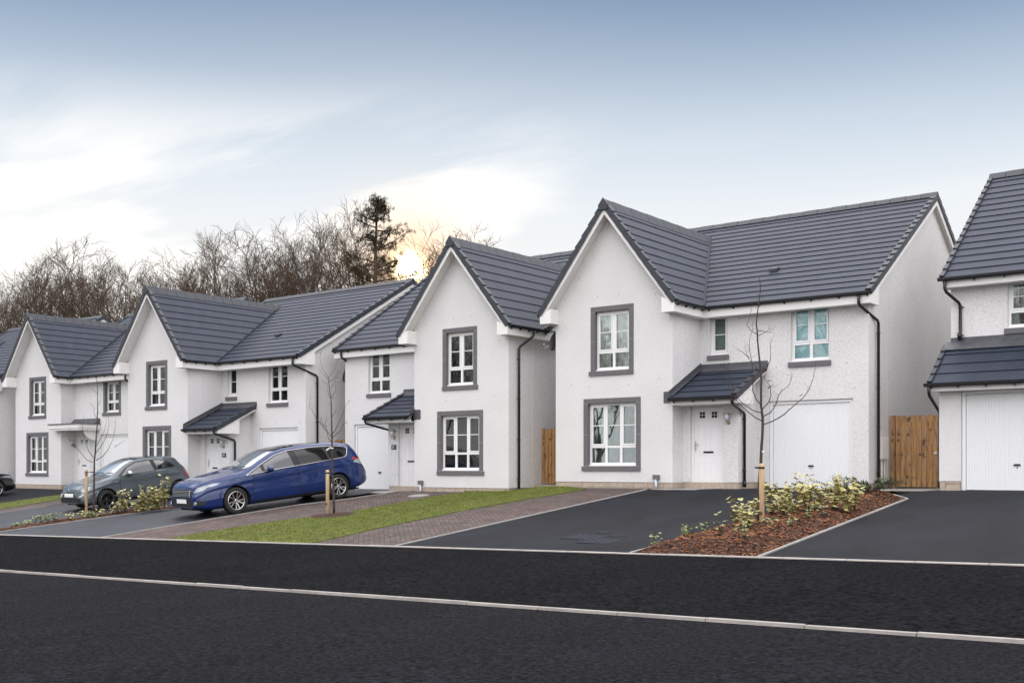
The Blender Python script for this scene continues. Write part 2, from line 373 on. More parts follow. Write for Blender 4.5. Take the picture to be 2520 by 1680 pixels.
def gutter(parent, p0, p1, out, tf, brackets=.62):
    g = MB(tf); p0, p1, out = Vector(p0), Vector(p1), Vector(out)
    prof = [(-.055, 0), (-.05, -.045), (-.02, -.07), (.02, -.07), (.05, -.045), (.055, .005), (.045, .005), (.04, -.035), (.015, -.056), (-.015, -.056), (-.04, -.035), (-.045, 0)]
    g.prism([tuple(p0+out*(a+.06)+Vector((0, 0, b))) for a, b in prof], tuple(p1-p0))
    for q in (p0, p1):
        d = (p1-p0).normalized()*.004
        g.prism([tuple(q-d+out*(a+.06)+Vector((0, 0, b))) for a, b in prof[:6]], tuple(d*2))
    L = (p1-p0).length; n = max(1, int(L/brackets)); d = (p1-p0).normalized()
    for k in range(n+1):
        q = p0+d*min(L-.06, .12+k*(L-.2)/max(1, n))
        a = q+out*.0+Vector((0, 0, -.115))
        g.prism([tuple(q+out*.0+Vector((0, 0, .0))), tuple(q+out*.12+Vector((0, 0, .0))), tuple(q+out*.12+Vector((0, 0, -.04))), tuple(q+out*.07+Vector((0, 0, -.085))), tuple(a)], tuple(d*.03))
    return g.build("gutter", M['black'], parent)

def downpipe(parent, pts, tf, clips=()):
    g = MB(tf)
    out = []
    for i, p in enumerate(pts):                       # soften the bends
        p = Vector(p)
        if 0 < i < len(pts)-1:
            a = (Vector(pts[i-1])-p).normalized()*.05; b = (Vector(pts[i+1])-p).normalized()*.05
            out += [p+a, p+b]
        else: out.append(p)
    g.tube(out, .036, 10)
    for c, d in clips:
        c, d = Vector(c), Vector(d)
        g.tube([c-Vector((0, 0, .022)), c+Vector((0, 0, .022))], .044, 10); g.tube([c, c+d*.09], .012, 6)
    e = Vector(pts[-1]); g.tube([e+Vector((0, 0, .02)), e+Vector((0, 0, .16))], .046, 10)
    return g.build("downpipe", M['black'], parent)

def window(parent, tf, x0, x1, z0, z1, y, cols, curtain='cream', surround=False, sill=True, low=True, rec=.10, glass='glass', wb=None):
    """casement window in a front wall at depth y. Returns the frame object."""
    yf = y+rec; fr = MB(tf); gl = MB(tf)
    W_, H_ = x1-x0, z1-z0; o = .055
    fr.box((x0, yf, z0+.045), (x1, yf+.06, z0+.045+o)); fr.box((x0, yf, z1-o), (x1, yf+.06, z1))
    fr.box((x0, yf, z0+.045+o), (x0+o, yf+.06, z1-o)); fr.box((x1-o, yf, z0+.045+o), (x1, yf+.06, z1-o))
    fr.box((x0-.02, yf-.065, z0+.01), (x1+.02, yf+.05, z0+.045))                       # white sub-sill
    zt = z0+.045+o+(H_*.235 if low else 0)
    if low: fr.box((x0+o, yf-.004, zt), (x1-o, yf+.058, zt+.06)); zt += .06
    ws = [x0+o+(x1-x0-2*o)*k/cols for k in range(cols+1)]
    if cols == 3:
        c = (x1-x0-2*o); ws = [x0+o, x0+o+c*.335, x0+o+c*.665, x1-o]
    zl = z0+.045+o
    for k in range(1, cols):
        fr.box((ws[k]-.035, yf-.002, zl), (ws[k]+.035, yf+.056, zt-.06 if low else z1-o)) if low else None
        fr.box((ws[k]-.035, yf-.002, zt), (ws[k]+.035, yf+.056, z1-o))
    for k in range(cols):
        a = ws[k]+(.035 if k else 0); b = ws[k+1]-(.035 if k < cols-1 else 0)
        if low: gl.box((a, yf+.024, zl), (b, yf+.030, zt-.06))
        sash = not (cols == 3 and k == 1)
        s_ = .045 if sash else .012
        if sash:
            fr.box((a+.004, yf-.012, zt+.004), (b-.004, yf+.03, zt+s_)); fr.box((a+.004, yf-.012, z1-o-s_), (b-.004, yf+.03, z1-o-.004))
            fr.box((a+.004, yf-.012, zt+s_), (a+s_, yf+.03, z1-o-s_)); fr.box((b-s_, yf-.012, zt+s_), (b-.004, yf+.03, z1-o-s_))
        m_ = (zt+z1-o)/2
        gl.box((a+s_, yf+.012, zt+s_), (b-s_, yf+.018, z1-o-s_))
        fr.box((a+s_, yf+.004, m_-.011), (b-s_, yf+.024, m_+.011))
        fr.box((a+(b-a)*.25, yf-.02, z1-o-.03), (a+(b-a)*.75, yf-.012, z1-o-.015)) if sash else None
    f = fr.build("window", M['upvc'], parent)
    gl.build("pane", M[glass], f)
    if surround:
        w_, h_ = .135, .13; X0, X1, Z0, Z1 = x0-w_, x1+w_, z0, z1+h_
        s = MB(tf); yo, yi = y-.014, yf-.001; mid = z0+.01+(z1-z0)*.5
        s.box((X0, yo, z1+.001), ((X0+X1)/2-.006, yi, Z1)) if cols == 3 else s.box((X0, yo, z1+.001), (X1, yi, Z1))
        if cols == 3: s.box(((X0+X1)/2+.006, yo, z1+.001), (X1, yi, Z1))
        for a, b in ((X0, x0-.0), (x1, X1)):
            s.box((a, yo, z0+.012), (b, yi, mid-.006)); s.box((a, yo, mid+.006), (b, yi, z1-.012))
        s.box((X0-.045, yo-.03, z0-.115), (X1+.0, yi+.0, z0+.0))
        for a, b in ((x0-.019, x0-.001), (x1+.001, x1+.019)): s.box((a, y, z0-.018), (b, yf+.06, z1+.018))
        s.box((x0-.001, y, z1+.002), (x1+.001, yf+.06, z1+.018)); s.box((x0-.001, y, z0-.018), (x1+.001, yf+.06, z0+.008))
        so = s.build("surround", M['stone'], f)
        mo = MB(tf); yq = yo+.004
        for a, b in ((X0+.003, x0-.003), (x1+.003, X1-.003)):
            for zc in (z0+.006, mid, z1-.006): mo.box((a, yq, zc-.0075), (b, yi-.004, zc+.0075))
        if cols == 3: mo.box(((X0+X1)/2-.0065, yq, z1+.003), ((X0+X1)/2+.0065, yi-.004, Z1-.003))
        mo.build("mortar_joint", M['mortar'], f)
    elif sill:
        s = MB(tf); s.box((x0-.06, y-.055, z0-.115), (x1+.05, yf-.07, z0+.005)); s.build("sill", M['stone'], f)
    # what hangs behind the glass
    cb = MB(tf); yc = yf+.13
    def drape(a, b, za, zb_, amp=.03, per=.11):
        n = max(4, int((b-a)/.025))
        for i in range(n):
            u, v = a+(b-a)*i/n, a+(b-a)*(i+1)/n
            yu, yv = yc+amp*math.sin(u/per*6.283)+.01*math.sin(u*31), yc+amp*math.sin(v/per*6.283)+.01*math.sin(v*31)
            cb.face([(u, yu, za), (v, yv, za), (v, yv, zb_), (u, yu, zb_)], smooth=True)
    if curtain in ('cream', 'grey', 'green'):
        c = (x1-x0); k = {'cream': .34, 'grey': .20, 'green': .5}[curtain]
        drape(x0-.02, x0+c*k, z0-.1, z1); drape(x1-c*(k if curtain != 'cream' else .45), x1+.02, z0-.1, z1)
        cb.build("curtain", M[curtain], f, recalc=False)
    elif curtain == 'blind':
        cb.box((x0+.01, yf+.062, z0+.05), (x1-.01, yf+.066, z1-.01)); cb.build("roller_blind", M['blind'], f)  # added panel, its teal stands in for sky reflected in the glass
    elif curtain == 'frost':
        cb.box((x0+.01, yf+.062, z0+.05), (x1-.01, yf+.066, z1-.01)); cb.build("roller_blind", M['frost_panel'], f)  # added backing panel that gives the obscure glass its grey-green tone
    elif curtain == 'slats':
        z = z0+.06
        while z < z1-.03:
            cb.face([(x0+.02, yc-.02, z), (x1-.02, yc-.02, z), (x1-.02, yc+.012, z+.022), (x0+.02, yc+.012, z+.022)]); z += .035
        cb.build("slat_blind", M['slatm'], f, recalc=False)
    # shallow dark room behind so that nothing shines through the shell
    rm = MB(tf); X0, X1, Y0, Y1, Z0, Z1 = x0-.5, x1+.5, yf+.07, yf+1.9, z0-.5, z1+.3
    if wb: X0, X1 = max(X0, wb[0]), min(X1, wb[1])
    rm.face([(X0, Y1, Z0), (X1, Y1, Z0), (X1, Y1, Z1), (X0, Y1, Z1)]); rm.face([(X0, Y0, Z0), (X1, Y0, Z0), (X1, Y1, Z0), (X0, Y1, Z0)])
    rm.face([(X0, Y0, Z0), (X0, Y1, Z0), (X0, Y1, Z1), (X0, Y0, Z1)]); rm.face([(X1, Y0, Z0), (X1, Y1, Z0), (X1, Y1, Z1), (X1, Y0, Z1)])
    rm.face([(X0, Y0, Z1), (X1, Y0, Z1), (X1, Y1, Z1), (X0, Y1, Z1)])
    rm.build("room", M['room'], f, recalc=False)
    return f

def front_door(parent, tf, x0, x1, z0, z1, y, flat=False):
    fr = MB(tf)
    fr.box((x0-.06, y, z0), (x0, y+.07, z1+.06)); fr.box((x1, y, z0), (x1+.06, y+.07, z1+.06)); fr.box((x0, y, z1), (x1, y+.07, z1+.06))
    fr.box((x0-.06, y-.03, z0-.02), (x1+.06, y+.08, z0))
    d = MB(tf); d.box((x0+.004, y+.012, z0+.004), (x1-.004, y+.055, z1-.004)); W_ = x1-x0; H_ = z1-z0
    for a, b in ((.14, .44), (.56, .86)):
        xa, xb = x0+W_*a, x0+W_*b
        for p, q in ((.05, .30), (.38, .76)) if not flat else ((.05, .42), (.5, .9)):
            za, zb = z0+H_*p, z0+H_*q; e = .022
            d.box((xa, y+.002, za), (xb, y+.012, za+e)); d.box((xa, y+.002, zb-e), (xb, y+.012, zb)); d.box((xa, y+.002, za+e), (xa+e, y+.012, zb-e)); d.box((xb-e, y+.002, za+e), (xb, y+.012, zb-e))
            d.box((xa+.05, y+.004, za+.05), (xb-.05, y+.012, zb-.05))
    do = d.build("door", M['doorw'], parent)
    fr.build("door_frame", M['upvc'], do)
    g = MB(tf)
    for a in (.2, .62):
        xa = x0+W_*a; s_ = W_*.18; za = z0+H_*.865
        g.box((xa, y+.006, za), (xa+s_, y+.0125, za+s_*1.05))
    g.build("door_pane", M['dark'], do)
    m = MB(tf)
    for a in (.2, .62):
        xa = x0+W_*a; s_ = W_*.18; za = z0+H_*.865
        m.box((xa+s_*.46, y+.002, za), (xa+s_*.54, y+.007, za+s_*1.05)); m.box((xa, y+.002, za+s_*.48), (xa+s_, y+.007, za+s_*.57))
    m.build("glazing_bar", M['upvc'], do)
    h = MB(tf); h.box((x0+.03, y-.004, z0+.86*H_/2+.02), (x0+.06, y+.013, z0+.86*H_/2+.26)); h.tube([(x0+.045, y-.0, z0+.86*H_/2+.17), (x0+.045, y-.045, z0+.86*H_/2+.17), (x0+.15, y-.045, z0+.86*H_/2+.17)], .010, 6)
    h.build("handle", M['steel'], do)
    l = MB(tf); l.box((x0+W_*.33, y+.0, z0+H_*.405), (x0+W_*.68, y+.013, z0+H_*.43)); l.build("letterbox", M['dark'], do)
    return do

def garage_door(parent, tf, x0, x1, z1, y, zb=0):
    d = MB(tf); n = int((x1-x0-.16)/.058); a0 = x0+.08
    w_ = (x1-x0-.16)/n
    for i in range(n):
        a = a0+i*w_
        d.prism([(a+.003, y+.045, zb+.03), (a+.008, y+.036, zb+.03), (a+w_-.008, y+.036, zb+.03), (a+w_-.003, y+.045, zb+.03)], (0, 0, z1-.09-zb-.03))
    d.box((a0, y+.045, zb+.02), (x1-.08, y+.06, z1-.08)); d.box((a0, y+.034, zb+.012), (x1-.08, y+.05, zb+.032))
    o = d.build("garage_door", M['garage'], parent)
    f = MB(tf); f.box((x0, y+.01, zb), (x0+.072, y+.09, z1)); f.box((x1-.072, y+.01, zb), (x1, y+.09, z1)); f.box((x0+.072, y+.01, z1-.072), (x1-.072, y+.09, z1))
    f.build("door_frame", M['upvc'], o)
    h = MB(tf); c = x0+(x1-x0)*.5; zz = zb+.55
    h.prism([(c-.08, y+.018, zz), (c-.05, y+.018, zz+.03), (c+.05, y+.018, zz+.03), (c+.08, y+.018, zz), (c+.05, y+.018, zz-.012), (c-.05, y+.018, zz-.012)], (0, .018, 0)); h.box((c-.008, y+.02, zz-.06), (c+.008, y+.036, zz-.03))
    h.build("handle", M['black'], o)
    return o

def wall_lamp(parent, tf, x, y, z):
    a = MB(tf); a.lathe([(.055, 0), (.055, -.012), (.03, -.03)], 16, (x, y, z-.02), 'y'); a.tube([(x, y-.02, z-.02), (x, y-.12, z-.02), (x, y-.12, z+.05)], .013, 8)
    o = a.build("wall_lamp", M['brass'], parent)
    g = MB(tf); g.lathe([(.048, z+.05), (.052, z+.19)], 16, (x, y-.12, 0), 'z'); g.build("lamp_shade", M['lampglass'], o)
    c = MB(tf); c.lathe([(.11, z+.193), (.105, z+.205), (.02, z+.215)], 16, (x, y-.12, 0), 'z')
    for s_ in (-1, 1): c.tube([(x+s_*.06, y-.12, z+.05), (x+s_*.06, y-.12, z+.19)], .005, 5)
    c.build("lamp_cap", M['steel'], o)
    return o

def dish(parent, tf, x, y, z, sx):
    """small satellite dish bolted to a side wall; sx = way the wall faces"""
    a = MB(tf); c = Vector((x+sx*.22, y-.08, z))
    n = Vector((sx*.35, -.9, .25)).normalized(); u = n.cross(Vector((0, 0, 1))).normalized(); v = u.cross(n)
    rings = []
    for r, h in ((.02, 0), (.12, .012), (.2, .035), (.26, .06)):
        rings.append(a.add([tuple(c+(u*math.cos(t)*r+v*math.sin(t)*r*1.1)+n*h) for t in [2*math.pi*j/20 for j in range(20)]]))
    for k in range(3):
        for j in range(20): a.f.append((rings[k]+j, rings[k]+(j+1) % 20, rings[k+1]+(j+1) % 20, rings[k+1]+j))
    o = a.build("satellite_dish", M['black'], parent)
    b = MB(tf); e = c+n*.34-v*.22
    b.tube([tuple(c-v*.24), tuple(e)], .012, 6); b.tube([(x, y, z-.05), tuple(c-n*.03)], .02, 8); b.tube([tuple(e-n*.04), tuple(e+n*.06+v*.03)], .025, 8)
    b.tube([tuple(e), tuple(e+Vector((0, .05, -.16))), (x+sx*.05, y, z-.2)], .005, 5)
    b.build("dish_arm", M['steel'], o)
    return o

def porch(H, tf, w1, d1, px1, yp, lamp=True):
    """lean-to entrance porch in the corner beside the gabled wing"""
    ex = px1+.30; z_e, z_t = 2.24, 3.06; ye = -.20; sl = (z_t-z_e)/(d1-ye)
    r = MB(tf); courses(r, (w1+.01, ye, z_e), (1, 0, 0), (0, 1, sl), ex-w1-.01, math.hypot(d1-ye, z_t-z_e))
    pr = r.build("porch_roof", M['tile'], H)
    v = MB(tf); verge(v, (ex, ye, z_e), (ex, d1, z_t), (1, 0, 0)); v.build("verge", M['verge'], pr)
    l = MB(tf)
    l.box((w1+.003, d1-.012, z_t-.02), (ex+.05, d1-.002, z_t+.15)); l.prism([(w1+.0, d1-.01, z_t+.0), (w1+.0, d1-.22, z_t-.07), (w1+.0, d1-.22, z_t-.055), (w1+.0, d1-.01, z_t+.075)], (ex+.04-w1, 0, 0))
    l.prism([(w1+.004, ye, z_e+.05), (w1+.004, d1, z_t+.05), (w1+.004, d1, z_t+.19), (w1+.004, ye, z_e+.19)], (.012, 0, 0))
    l.prism([(w1+.016, ye+.02, z_e+.07), (w1+.016, d1, z_t+.07), (w1+.11, d1, z_t+.07), (w1+.11, ye+.02, z_e+.07)], (0, 0, .008))
    l.prism([(w1-.25, -.016, z_e-.09), (w1+.02, -.016, z_e-.1), (w1+.02, -.016, z_e+.2), (w1-.25, -.016, z_e+.19)], (0, .012, 0))
    l.prism([(w1-.02, ye, z_e-.09), (w1+.02, ye, z_e-.09), (w1+.02, -.016, z_e+.2), (w1-.02, -.016, z_e+.2)], (0, .01, 0))
    l.build("flashing", M['lead'], pr)
    f = MB(tf); f.box((w1+.02, ye+.05, z_e-.165), (ex-.03, ye+.075, z_e-.0)); f.box((w1+.02, ye+.075, z_e-.165), (ex-.03, yp, z_e-.15))
    zb = z_e-.165
    f.prism([(ex-.03, ye+.05, zb), (ex-.03, yp+.22, zb), (ex-.03, yp+.22, z_e-.16+sl*(yp+.22-ye)), (ex-.03, d1, z_t-.16), (ex-.03, d1, z_t), (ex-.03, ye+.05, z_e)], (.025, 0, 0))
    f.build("bargeboard", M['board'], pr)
    gutter(pr, (w1+.03, ye, z_e-.005), (ex+.0, ye, z_e-.005), (0, -1, 0), tf, .5)
    # masonry of the porch
    w = MB(tf); dx0, dx1, dz = 3.86, 4.66, 2.03
    def Pf(a, z): return (a, yp, z)
    wall(w, Pf, [(w1, zb), (px1, zb)], [(dx0-.06, dx1+.06, .0, dz+.06)], .15)
    w.face([(dx0-.06, yp, .0), (dx0-.06, yp+.1, .0), (dx0-.06, yp+.1, dz+.06), (dx0-.06, yp, dz+.06)])
    w.face([(dx1+.06, yp, .0), (dx1+.06, yp+.1, .0), (dx1+.06, yp+.1, dz+.06), (dx1+.06, yp, dz+.06)])
    def Ps(a, z): return (px1, a, z)
    wall(w, Ps, [(yp, z_e+sl*(yp-ye)-.06), (d1, z_t-.06)], [], .15)
    w.build("porch_wall", M['harling'], H)
    pl = MB(tf); pl.box((w1, yp+.012, -.6), (px1-.012, d1, .15)); pl.build("plinth", M['plinth'], H)
    front_door(H, tf, dx0, dx1, .1, dz, yp+.09)
    if lamp: wall_lamp(H, tf, 4.87, yp, 1.66)
    downpipe(H, [(ex-.08, ye-.06, z_e-.06), (ex-.08, ye-.06, z_e-.17), (px1+.06, yp+.22, 1.86), (px1+.06, yp+.22, .03)], tf, [((px1+.06, yp+.22, 1.72), (-1, 0, 0)), ((px1+.06, yp+.22, .45), (-1, 0, 0))])

def canopy(H, tf, w1, d1, x0, x1):
    """flat timber door canopy on curved brackets"""
    f = MB(tf); f.box((x0, -.34, 2.44), (x1, d1, 2.60)); f.box((x0+.04, -.30, 2.36), (x1-.04, d1, 2.44))
    for xx in (x0+.2, x1-.25):
        pts = [(xx, d1, 1.95)]+[(xx, d1-.62*math.sin(k/6*1.57), 1.95+.41*(1-math.cos(k/6*1.57))) for k in range(7)]+[(xx, d1, 2.36)]
        f.prism(pts, (.06, 0, 0))
    o = f.build("canopy", M['board'], H)
    c = MB(tf); c.box((x0-.04, -.38, 2.60), (x1+.04, d1, 2.635)); c.prism([(x0+.25, d1-.02, 2.63), (x0+.25, d1-.25, 2.64), (x0+.25, d1-.02, 2.86)], (x1-x0-.25, 0, 0)); c.build("flashing", M['lead'], o)

# ------------------------------------------------------------------ a detached house
def house(name, label, s0, t0, z0, D, mir=False, kind='porch', curt=('cream', 'green', 'frost', 'blind'), number=None, dishes=False, meter=False, group=None, pipe=True):
    H = thing(name, label, 'house', (s0, t0, z0+ZO), 0, group)
    g = lambda k: D[k]
    w1, d1, W, os_, og, zr1, ze, zr2, yr, oe, ov = [D[k] for k in ('w1', 'd1', 'W', 'os', 'og', 'zr1', 'ze', 'zr2', 'yr', 'oe', 'ov')]
    tf = (lambda x, y, z: (w1-x, y, z)) if mir else (lambda x, y, z: (x, y, z))
    gs = (zr1-ze)/(w1/2+os_); ye = d1-oe; ms = (zr2-ze)/(yr-ye); Yb = 2*yr-d1; ub = .10
    gz = lambda x: ze+(x+os_)*gs if x < w1/2 else ze+(w1+os_-x)*gs
    mz = lambda y: ze+(y-ye)*ms if y < yr else zr2-(y-yr)*ms
    px1, yp = 5.13, .54
    # --- walls
    w = MB(tf); holes = []
    ua, ub_, ut, us, la, lb, lt, ls = [D[k] for k in ('ua', 'ub', 'ut', 'us', 'la', 'lb', 'lt', 'ls')]
    q = .135
    up = (ua+q, ub_-q, us+.115, ut-.13); lo = (la+q, lb-q, ls+.115, lt-.13)
    hol = [(a-.02, b+.02, c-.02, d+.02) for a, b, c, d in (up, lo)]
    wall(w, lambda a, z: (a, 0, z), [(0, gz(0)-ub), (w1/2, zr1-ub), (w1, gz(w1)-ub)], hol, .15)
    top_r = gz(w1)-ub
    wall(w, lambda a, z: (w1, a, z), [(0, top_r), (d1, top_r)], [], .15)
    gx0, gx1, gh = D['gx0'], D['gx1'], D['gh']
    mh = [(gx0, gx1, 0, gh)]
    if kind == 'porch':
        b1 = (6.09, 7.07, 3.12, 4.52); b2 = (3.86, 4.36, 3.42, 4.47)
        mh += [b1, b2]
    else:
        s2 = (5.86, 6.82, 3.06, 4.30); mh += [(s2[0]-.02, s2[1]+.02, s2[2]-.02, s2[3]+.02), (3.74, 4.72, 0, 2.16)]
    wall(w, lambda a, z: (a, d1, z), [(w1, mz(d1)-ub), (W, mz(d1)-ub)], mh, .15)
    for a, b, c, d in mh:                                    # reveals
        dd = .12
        w.face([(a, d1, c), (a, d1+dd, c), (a, d1+dd, d), (a, d1, d)]); w.face([(b, d1, c), (b, d1+dd, c), (b, d1+dd, d), (b, d1, d)])
        w.face([(a, d1, d), (b, d1, d), (b, d1+dd, d), (a, d1+dd, d)])
        if c > .2: w.face([(a, d1, c), (b, d1, c), (b, d1+dd, c), (a, d1+dd, c)])
    wall(w, lambda a, z: (W, a, z), [(d1, mz(d1)-ub), (yr, zr2-ub), (Yb, mz(Yb)-ub)], [], .15)
    yx = ye+(gz(0)-ze)/ms
    wall(w, lambda a, z: (0, a, z), [(0, gz(0)-ub), (max(yx, d1), gz(0)-ub), (yr, zr2-ub), (Yb, mz(Yb)-ub)], [], .15)
    wall(w, lambda a, z: (a, Yb, z), [(0, mz(Yb)-ub), (W, mz(Yb)-ub)], [], .15)
    w.build("wall", M['harling'], H)
    # --- plinth of coursed stone, standing 12 mm back from the render
    p = MB(tf); e = .012
    def stones(x0, y0, x1_, y1_, skip=()):
        L = math.hypot(x1_-x0, y1_-y0); dx, dy = (x1_-x0)/L, (y1_-y0)/L; z = .15
        for row in range(4):
            h = .15; a = -random.uniform(0, .25)
            while a < L:
                ln = random.uniform(.28, .55); b = min(a+ln-.008, L); a_ = max(a, 0)
                if b > a_+.02 and not any(s_[0] < (a_+b)/2 < s_[1] for s_ in skip):
                    nx, ny = -dy*.05, dx*.05
                    p.hexa([(x0+dx*a_, y0+dy*a_, z-h+.008), (x0+dx*b, y0+dy*b, z-h+.008), (x0+dx*b+nx, y0+dy*b+ny, z-h+.008), (x0+dx*a_+nx, y0+dy*a_+ny, z-h+.008),
                            (x0+dx*a_, y0+dy*a_, z), (x0+dx*b, y0+dy*b, z), (x0+dx*b+nx, y0+dy*b+ny, z), (x0+dx*a_+nx, y0+dy*a_+ny, z)])
                a += ln
            z -= h
    stones(e, e, w1-e, e); stones(w1-e, e+.052, w1-e, d1+e); stones(w1-e, d1+e, W-e, d1+e, [(gx0-w1-.02, gx1-w1+.02)]+([(.1, 1.2)] if kind != 'porch' else [])); stones(W-e, d1+e+.052, W-e, Yb)
    p.build("plinth", M['plinth'], H)
    pb = MB(tf)
    for a, b, c, d in ((.03, .03, w1-.03, Yb-.03), (w1-.04, d1+.03, gx0-.03, Yb-.03), (gx1+.03, d1+.03, W-.03, Yb-.03)): pb.box((a, b, -.62), (c, d, .148))
    pb.build("plinth_core", M['mortar'], H)
    # --- roof
    r = MB(tf); S1 = math.hypot(w1/2+os_, zr1-ze); yv = ye+(zr1-ze)/ms; gl_ = yv+og
    courses(r, (w1+os_, -og, ze), (0, 1, 0), (-1, 0, gs), gl_, S1); courses(r, (-os_, -og, ze), (0, 1, 0), (1, 0, gs), gl_, S1)
    S2 = math.hypot(yr-ye, zr2-ze)
    courses(r, (-ov, ye, ze), (1, 0, 0), (0, 1, ms), W+2*ov, S2); courses(r, (-ov, 2*yr-ye, ze), (1, 0, 0), (0, -1, ms), W+2*ov, S2)
    ro = r.build("roof", M['tile'], H)
    rd = MB(tf); ridge(rd, (w1/2, -og-.05, zr1), (w1/2, yv+.05, zr1), (1, 0, 0), (gs, gs)); rd.build("ridge", M['verge'], ro)
    rd = MB(tf); ridge(rd, (-ov-.03, yr, zr2), (W+ov+.03, yr, zr2), (0, 1, 0), (ms, ms)); rd.build("ridge", M['verge'], ro)
    def vg(a, b, o):
        v = MB(tf); verge(v, a, b, o); v.build("verge", M['verge'], ro)
    vg((-os_, -og, ze), (w1/2, -og, zr1), (0, -1, 0)); vg((w1+os_, -og, ze), (w1/2, -og, zr1), (0, -1, 0))
    vg((W+ov, ye, ze), (W+ov, yr, zr2), (1, 0, 0)); vg((W+ov, 2*yr-ye, ze), (W+ov, yr, zr2), (1, 0, 0)); vg((-ov, ye, ze), (-ov, yr, zr2), (-1, 0, 0)); vg((-ov, 2*yr-ye, ze), (-ov, yr, zr2), (-1, 0, 0))
    v = MB(tf)
    v.prism([(w1/2-.12, -og-.06, zr1-.17), (w1/2+.12, -og-.06, zr1-.17), (w1/2+.15, -og-.06, zr1-.05), (w1/2, -og-.06, zr1+.14), (w1/2-.15, -og-.06, zr1-.05)], (0, .05, 0))
    v.build("ridge_end", M['verge'], ro)
    # valley trough
    for sx in (1, -1):
        vl = MB(tf)
        a = Vector((w1+os_ if sx > 0 else -os_, ye, ze)); b = Vector((w1/2, yv, zr1)); d = (b-a).normalized(); cr = d.cross(Vector((0, 0, 1))).normalized()
        vl.prism([tuple(a-cr*.05+Vector((0, 0, .055))), tuple(a+cr*.05+Vector((0, 0, .055))), tuple(b+cr*.05+Vector((0, 0, .055))), tuple(b-cr*.05+Vector((0, 0, .055)))], (0, 0, .012))
        vl.build("valley", M['valley'], ro)
    # vent tile
    if kind == 'porch':
        vx, vy = w1+1.35, ye+.30*(yr-ye); vz = mz(vy)+.045
        vt = MB(tf); vt.prism([(vx, vy, vz), (vx, vy+.2, vz+.2*ms), (vx, vy+.2, vz+.2*ms+.02), (vx, vy, vz+.075)], (.22, 0, 0)); vt.build("vent_tile", M['verge'], ro)
    # --- white boarding
    f = MB(tf); zb = ze-.27; bw = .225
    for sx in (0, 1):
        X = (lambda a: w1-a) if sx else (lambda a: a)
        x_e = -os_; t0_ = ze-.02
        # bargeboard
        f.prism([(X(x_e), -og+.01, ze-bw), (X(w1/2), -og+.01, zr1-bw-.05), (X(w1/2), -og+.01, zr1-.02), (X(x_e), -og+.01, ze-.02)], (0, .022, 0))
        # sloping soffit
        f.prism([(X(x_e+.1), -og+.032, gz(x_e+.1)-.14), (X(w1/2), -og+.032, zr1-.14), (X(w1/2), -og+.032, zr1-.12), (X(x_e+.1), -og+.032, gz(x_e+.1)-.12)], (0, og-.034, 0))
        # boxed end
        bx = .10
        f.prism([(X(x_e+.005), -og+.004, zb), (X(bx), -og+.004, zb), (X(bx), -og+.004, gz(bx)-bw-.12), (X(x_e+.005), -og+.004, ze-.05)], (0, og-.008, 0))
        # side eaves
        f.box((X(x_e)-.001 if not sx else X(x_e)-.022, -og+.03, zb+.0), ((X(x_e)+.022) if not sx else X(x_e)+.001, ye+.0, ze-.03))
        a, b = sorted((X(x_e+.02), X(0)))
        f.box((a, 0.0, zb+.002), (b, ye+oe-.002, zb+.016))
    f.box((w1+os_-.0, ye, zb), (W+.0, ye+.022, ze-.03)); f.box((w1+.003, ye+.022, zb+.001), (W-.0, d1-.002, zb+.015))
    for XX in (W+ov-.03, -ov+.008):
        f.prism([(XX, ye+.02, ze-bw), (XX, yr, zr2-bw-.02), (XX, 2*yr-ye, ze-bw), (XX, 2*yr-ye, ze-.02), (XX, yr, zr2-.02), (XX, ye+.02, ze-.02)], (.022, 0, 0))
    f.prism([(W+.002, ye+.0, zb), (W+.002, d1+.30, zb), (W+.002, d1+.30, mz(d1+.30)-bw), (W+.002, ye+.0, ze-.04)], (ov-.012, 0, 0))
    f.prism([(-.002, ye+.0, zb), (-.002, d1+.30, zb), (-.002, d1+.30, mz(d1+.30)-bw), (-.002, ye+.0, ze-.04)], (-ov+.012, 0, 0))
    for xa in (W, -ov+.03):
        f.prism([(xa+.002, d1+.3, mz(d1+.3)-.13), (xa+.002, yr, zr2-.13), (xa+.002, yr, zr2-.115), (xa+.002, d1+.3, mz(d1+.3)-.115)], (ov-.035, 0, 0))
        f.prism([(xa+.002, 2*yr-ye, ze-.13), (xa+.002, yr, zr2-.132), (xa+.002, yr, zr2-.117), (xa+.002, 2*yr-ye, ze-.115)], (ov-.035, 0, 0))
    f.build("bargeboard", M['board'], H)
    # --- gutters and downpipes
    gutter(H, (w1+os_, -og+.02, ze-.005), (w1+os_, ye-.06, ze-.005), (1, 0, 0), tf, .45)
    gutter(H, (-os_, -og+.02, ze-.005), (-os_, ye+.05, ze-.005), (-1, 0, 0), tf, .45)
    gutter(H, (w1+os_+.03, ye, ze-.005), (W+ov, ye, ze-.005), (0, -1, 0), tf)
    if not mir and pipe:
        xp = W+.075; yq = d1+.46
        downpipe(H, [(W-.10, ye-.06, ze-.06), (W-.10, ye-.06, ze-.30), (xp, yq, ze-.62), (xp, yq, -.02)], tf, [((xp, yq, z), (0, -1, 0)) for z in (3.75, 2.45, 1.5, .42)])
    elif mir:
        xp = -.075; yq = .38
        downpipe(H, [(-os_-.06, yq+.35, ze-.06), (-os_-.06, yq+.35, ze-.22), (xp, yq, ze-.55), (xp, yq, -.02)], tf, [((xp, yq, z), (0, -1, 0)) for z in (3.75, 2.65, 1.5, .42)])
        downpipe(H, [(W-.10, ye-.06, ze-.06), (W-.10, ye-.06, ze-.22), (W+.075, d1+.4, ze-.55), (W+.075, d1+.4, -.02)], tf)
    # --- movement joint beads
    bd = MB(tf)
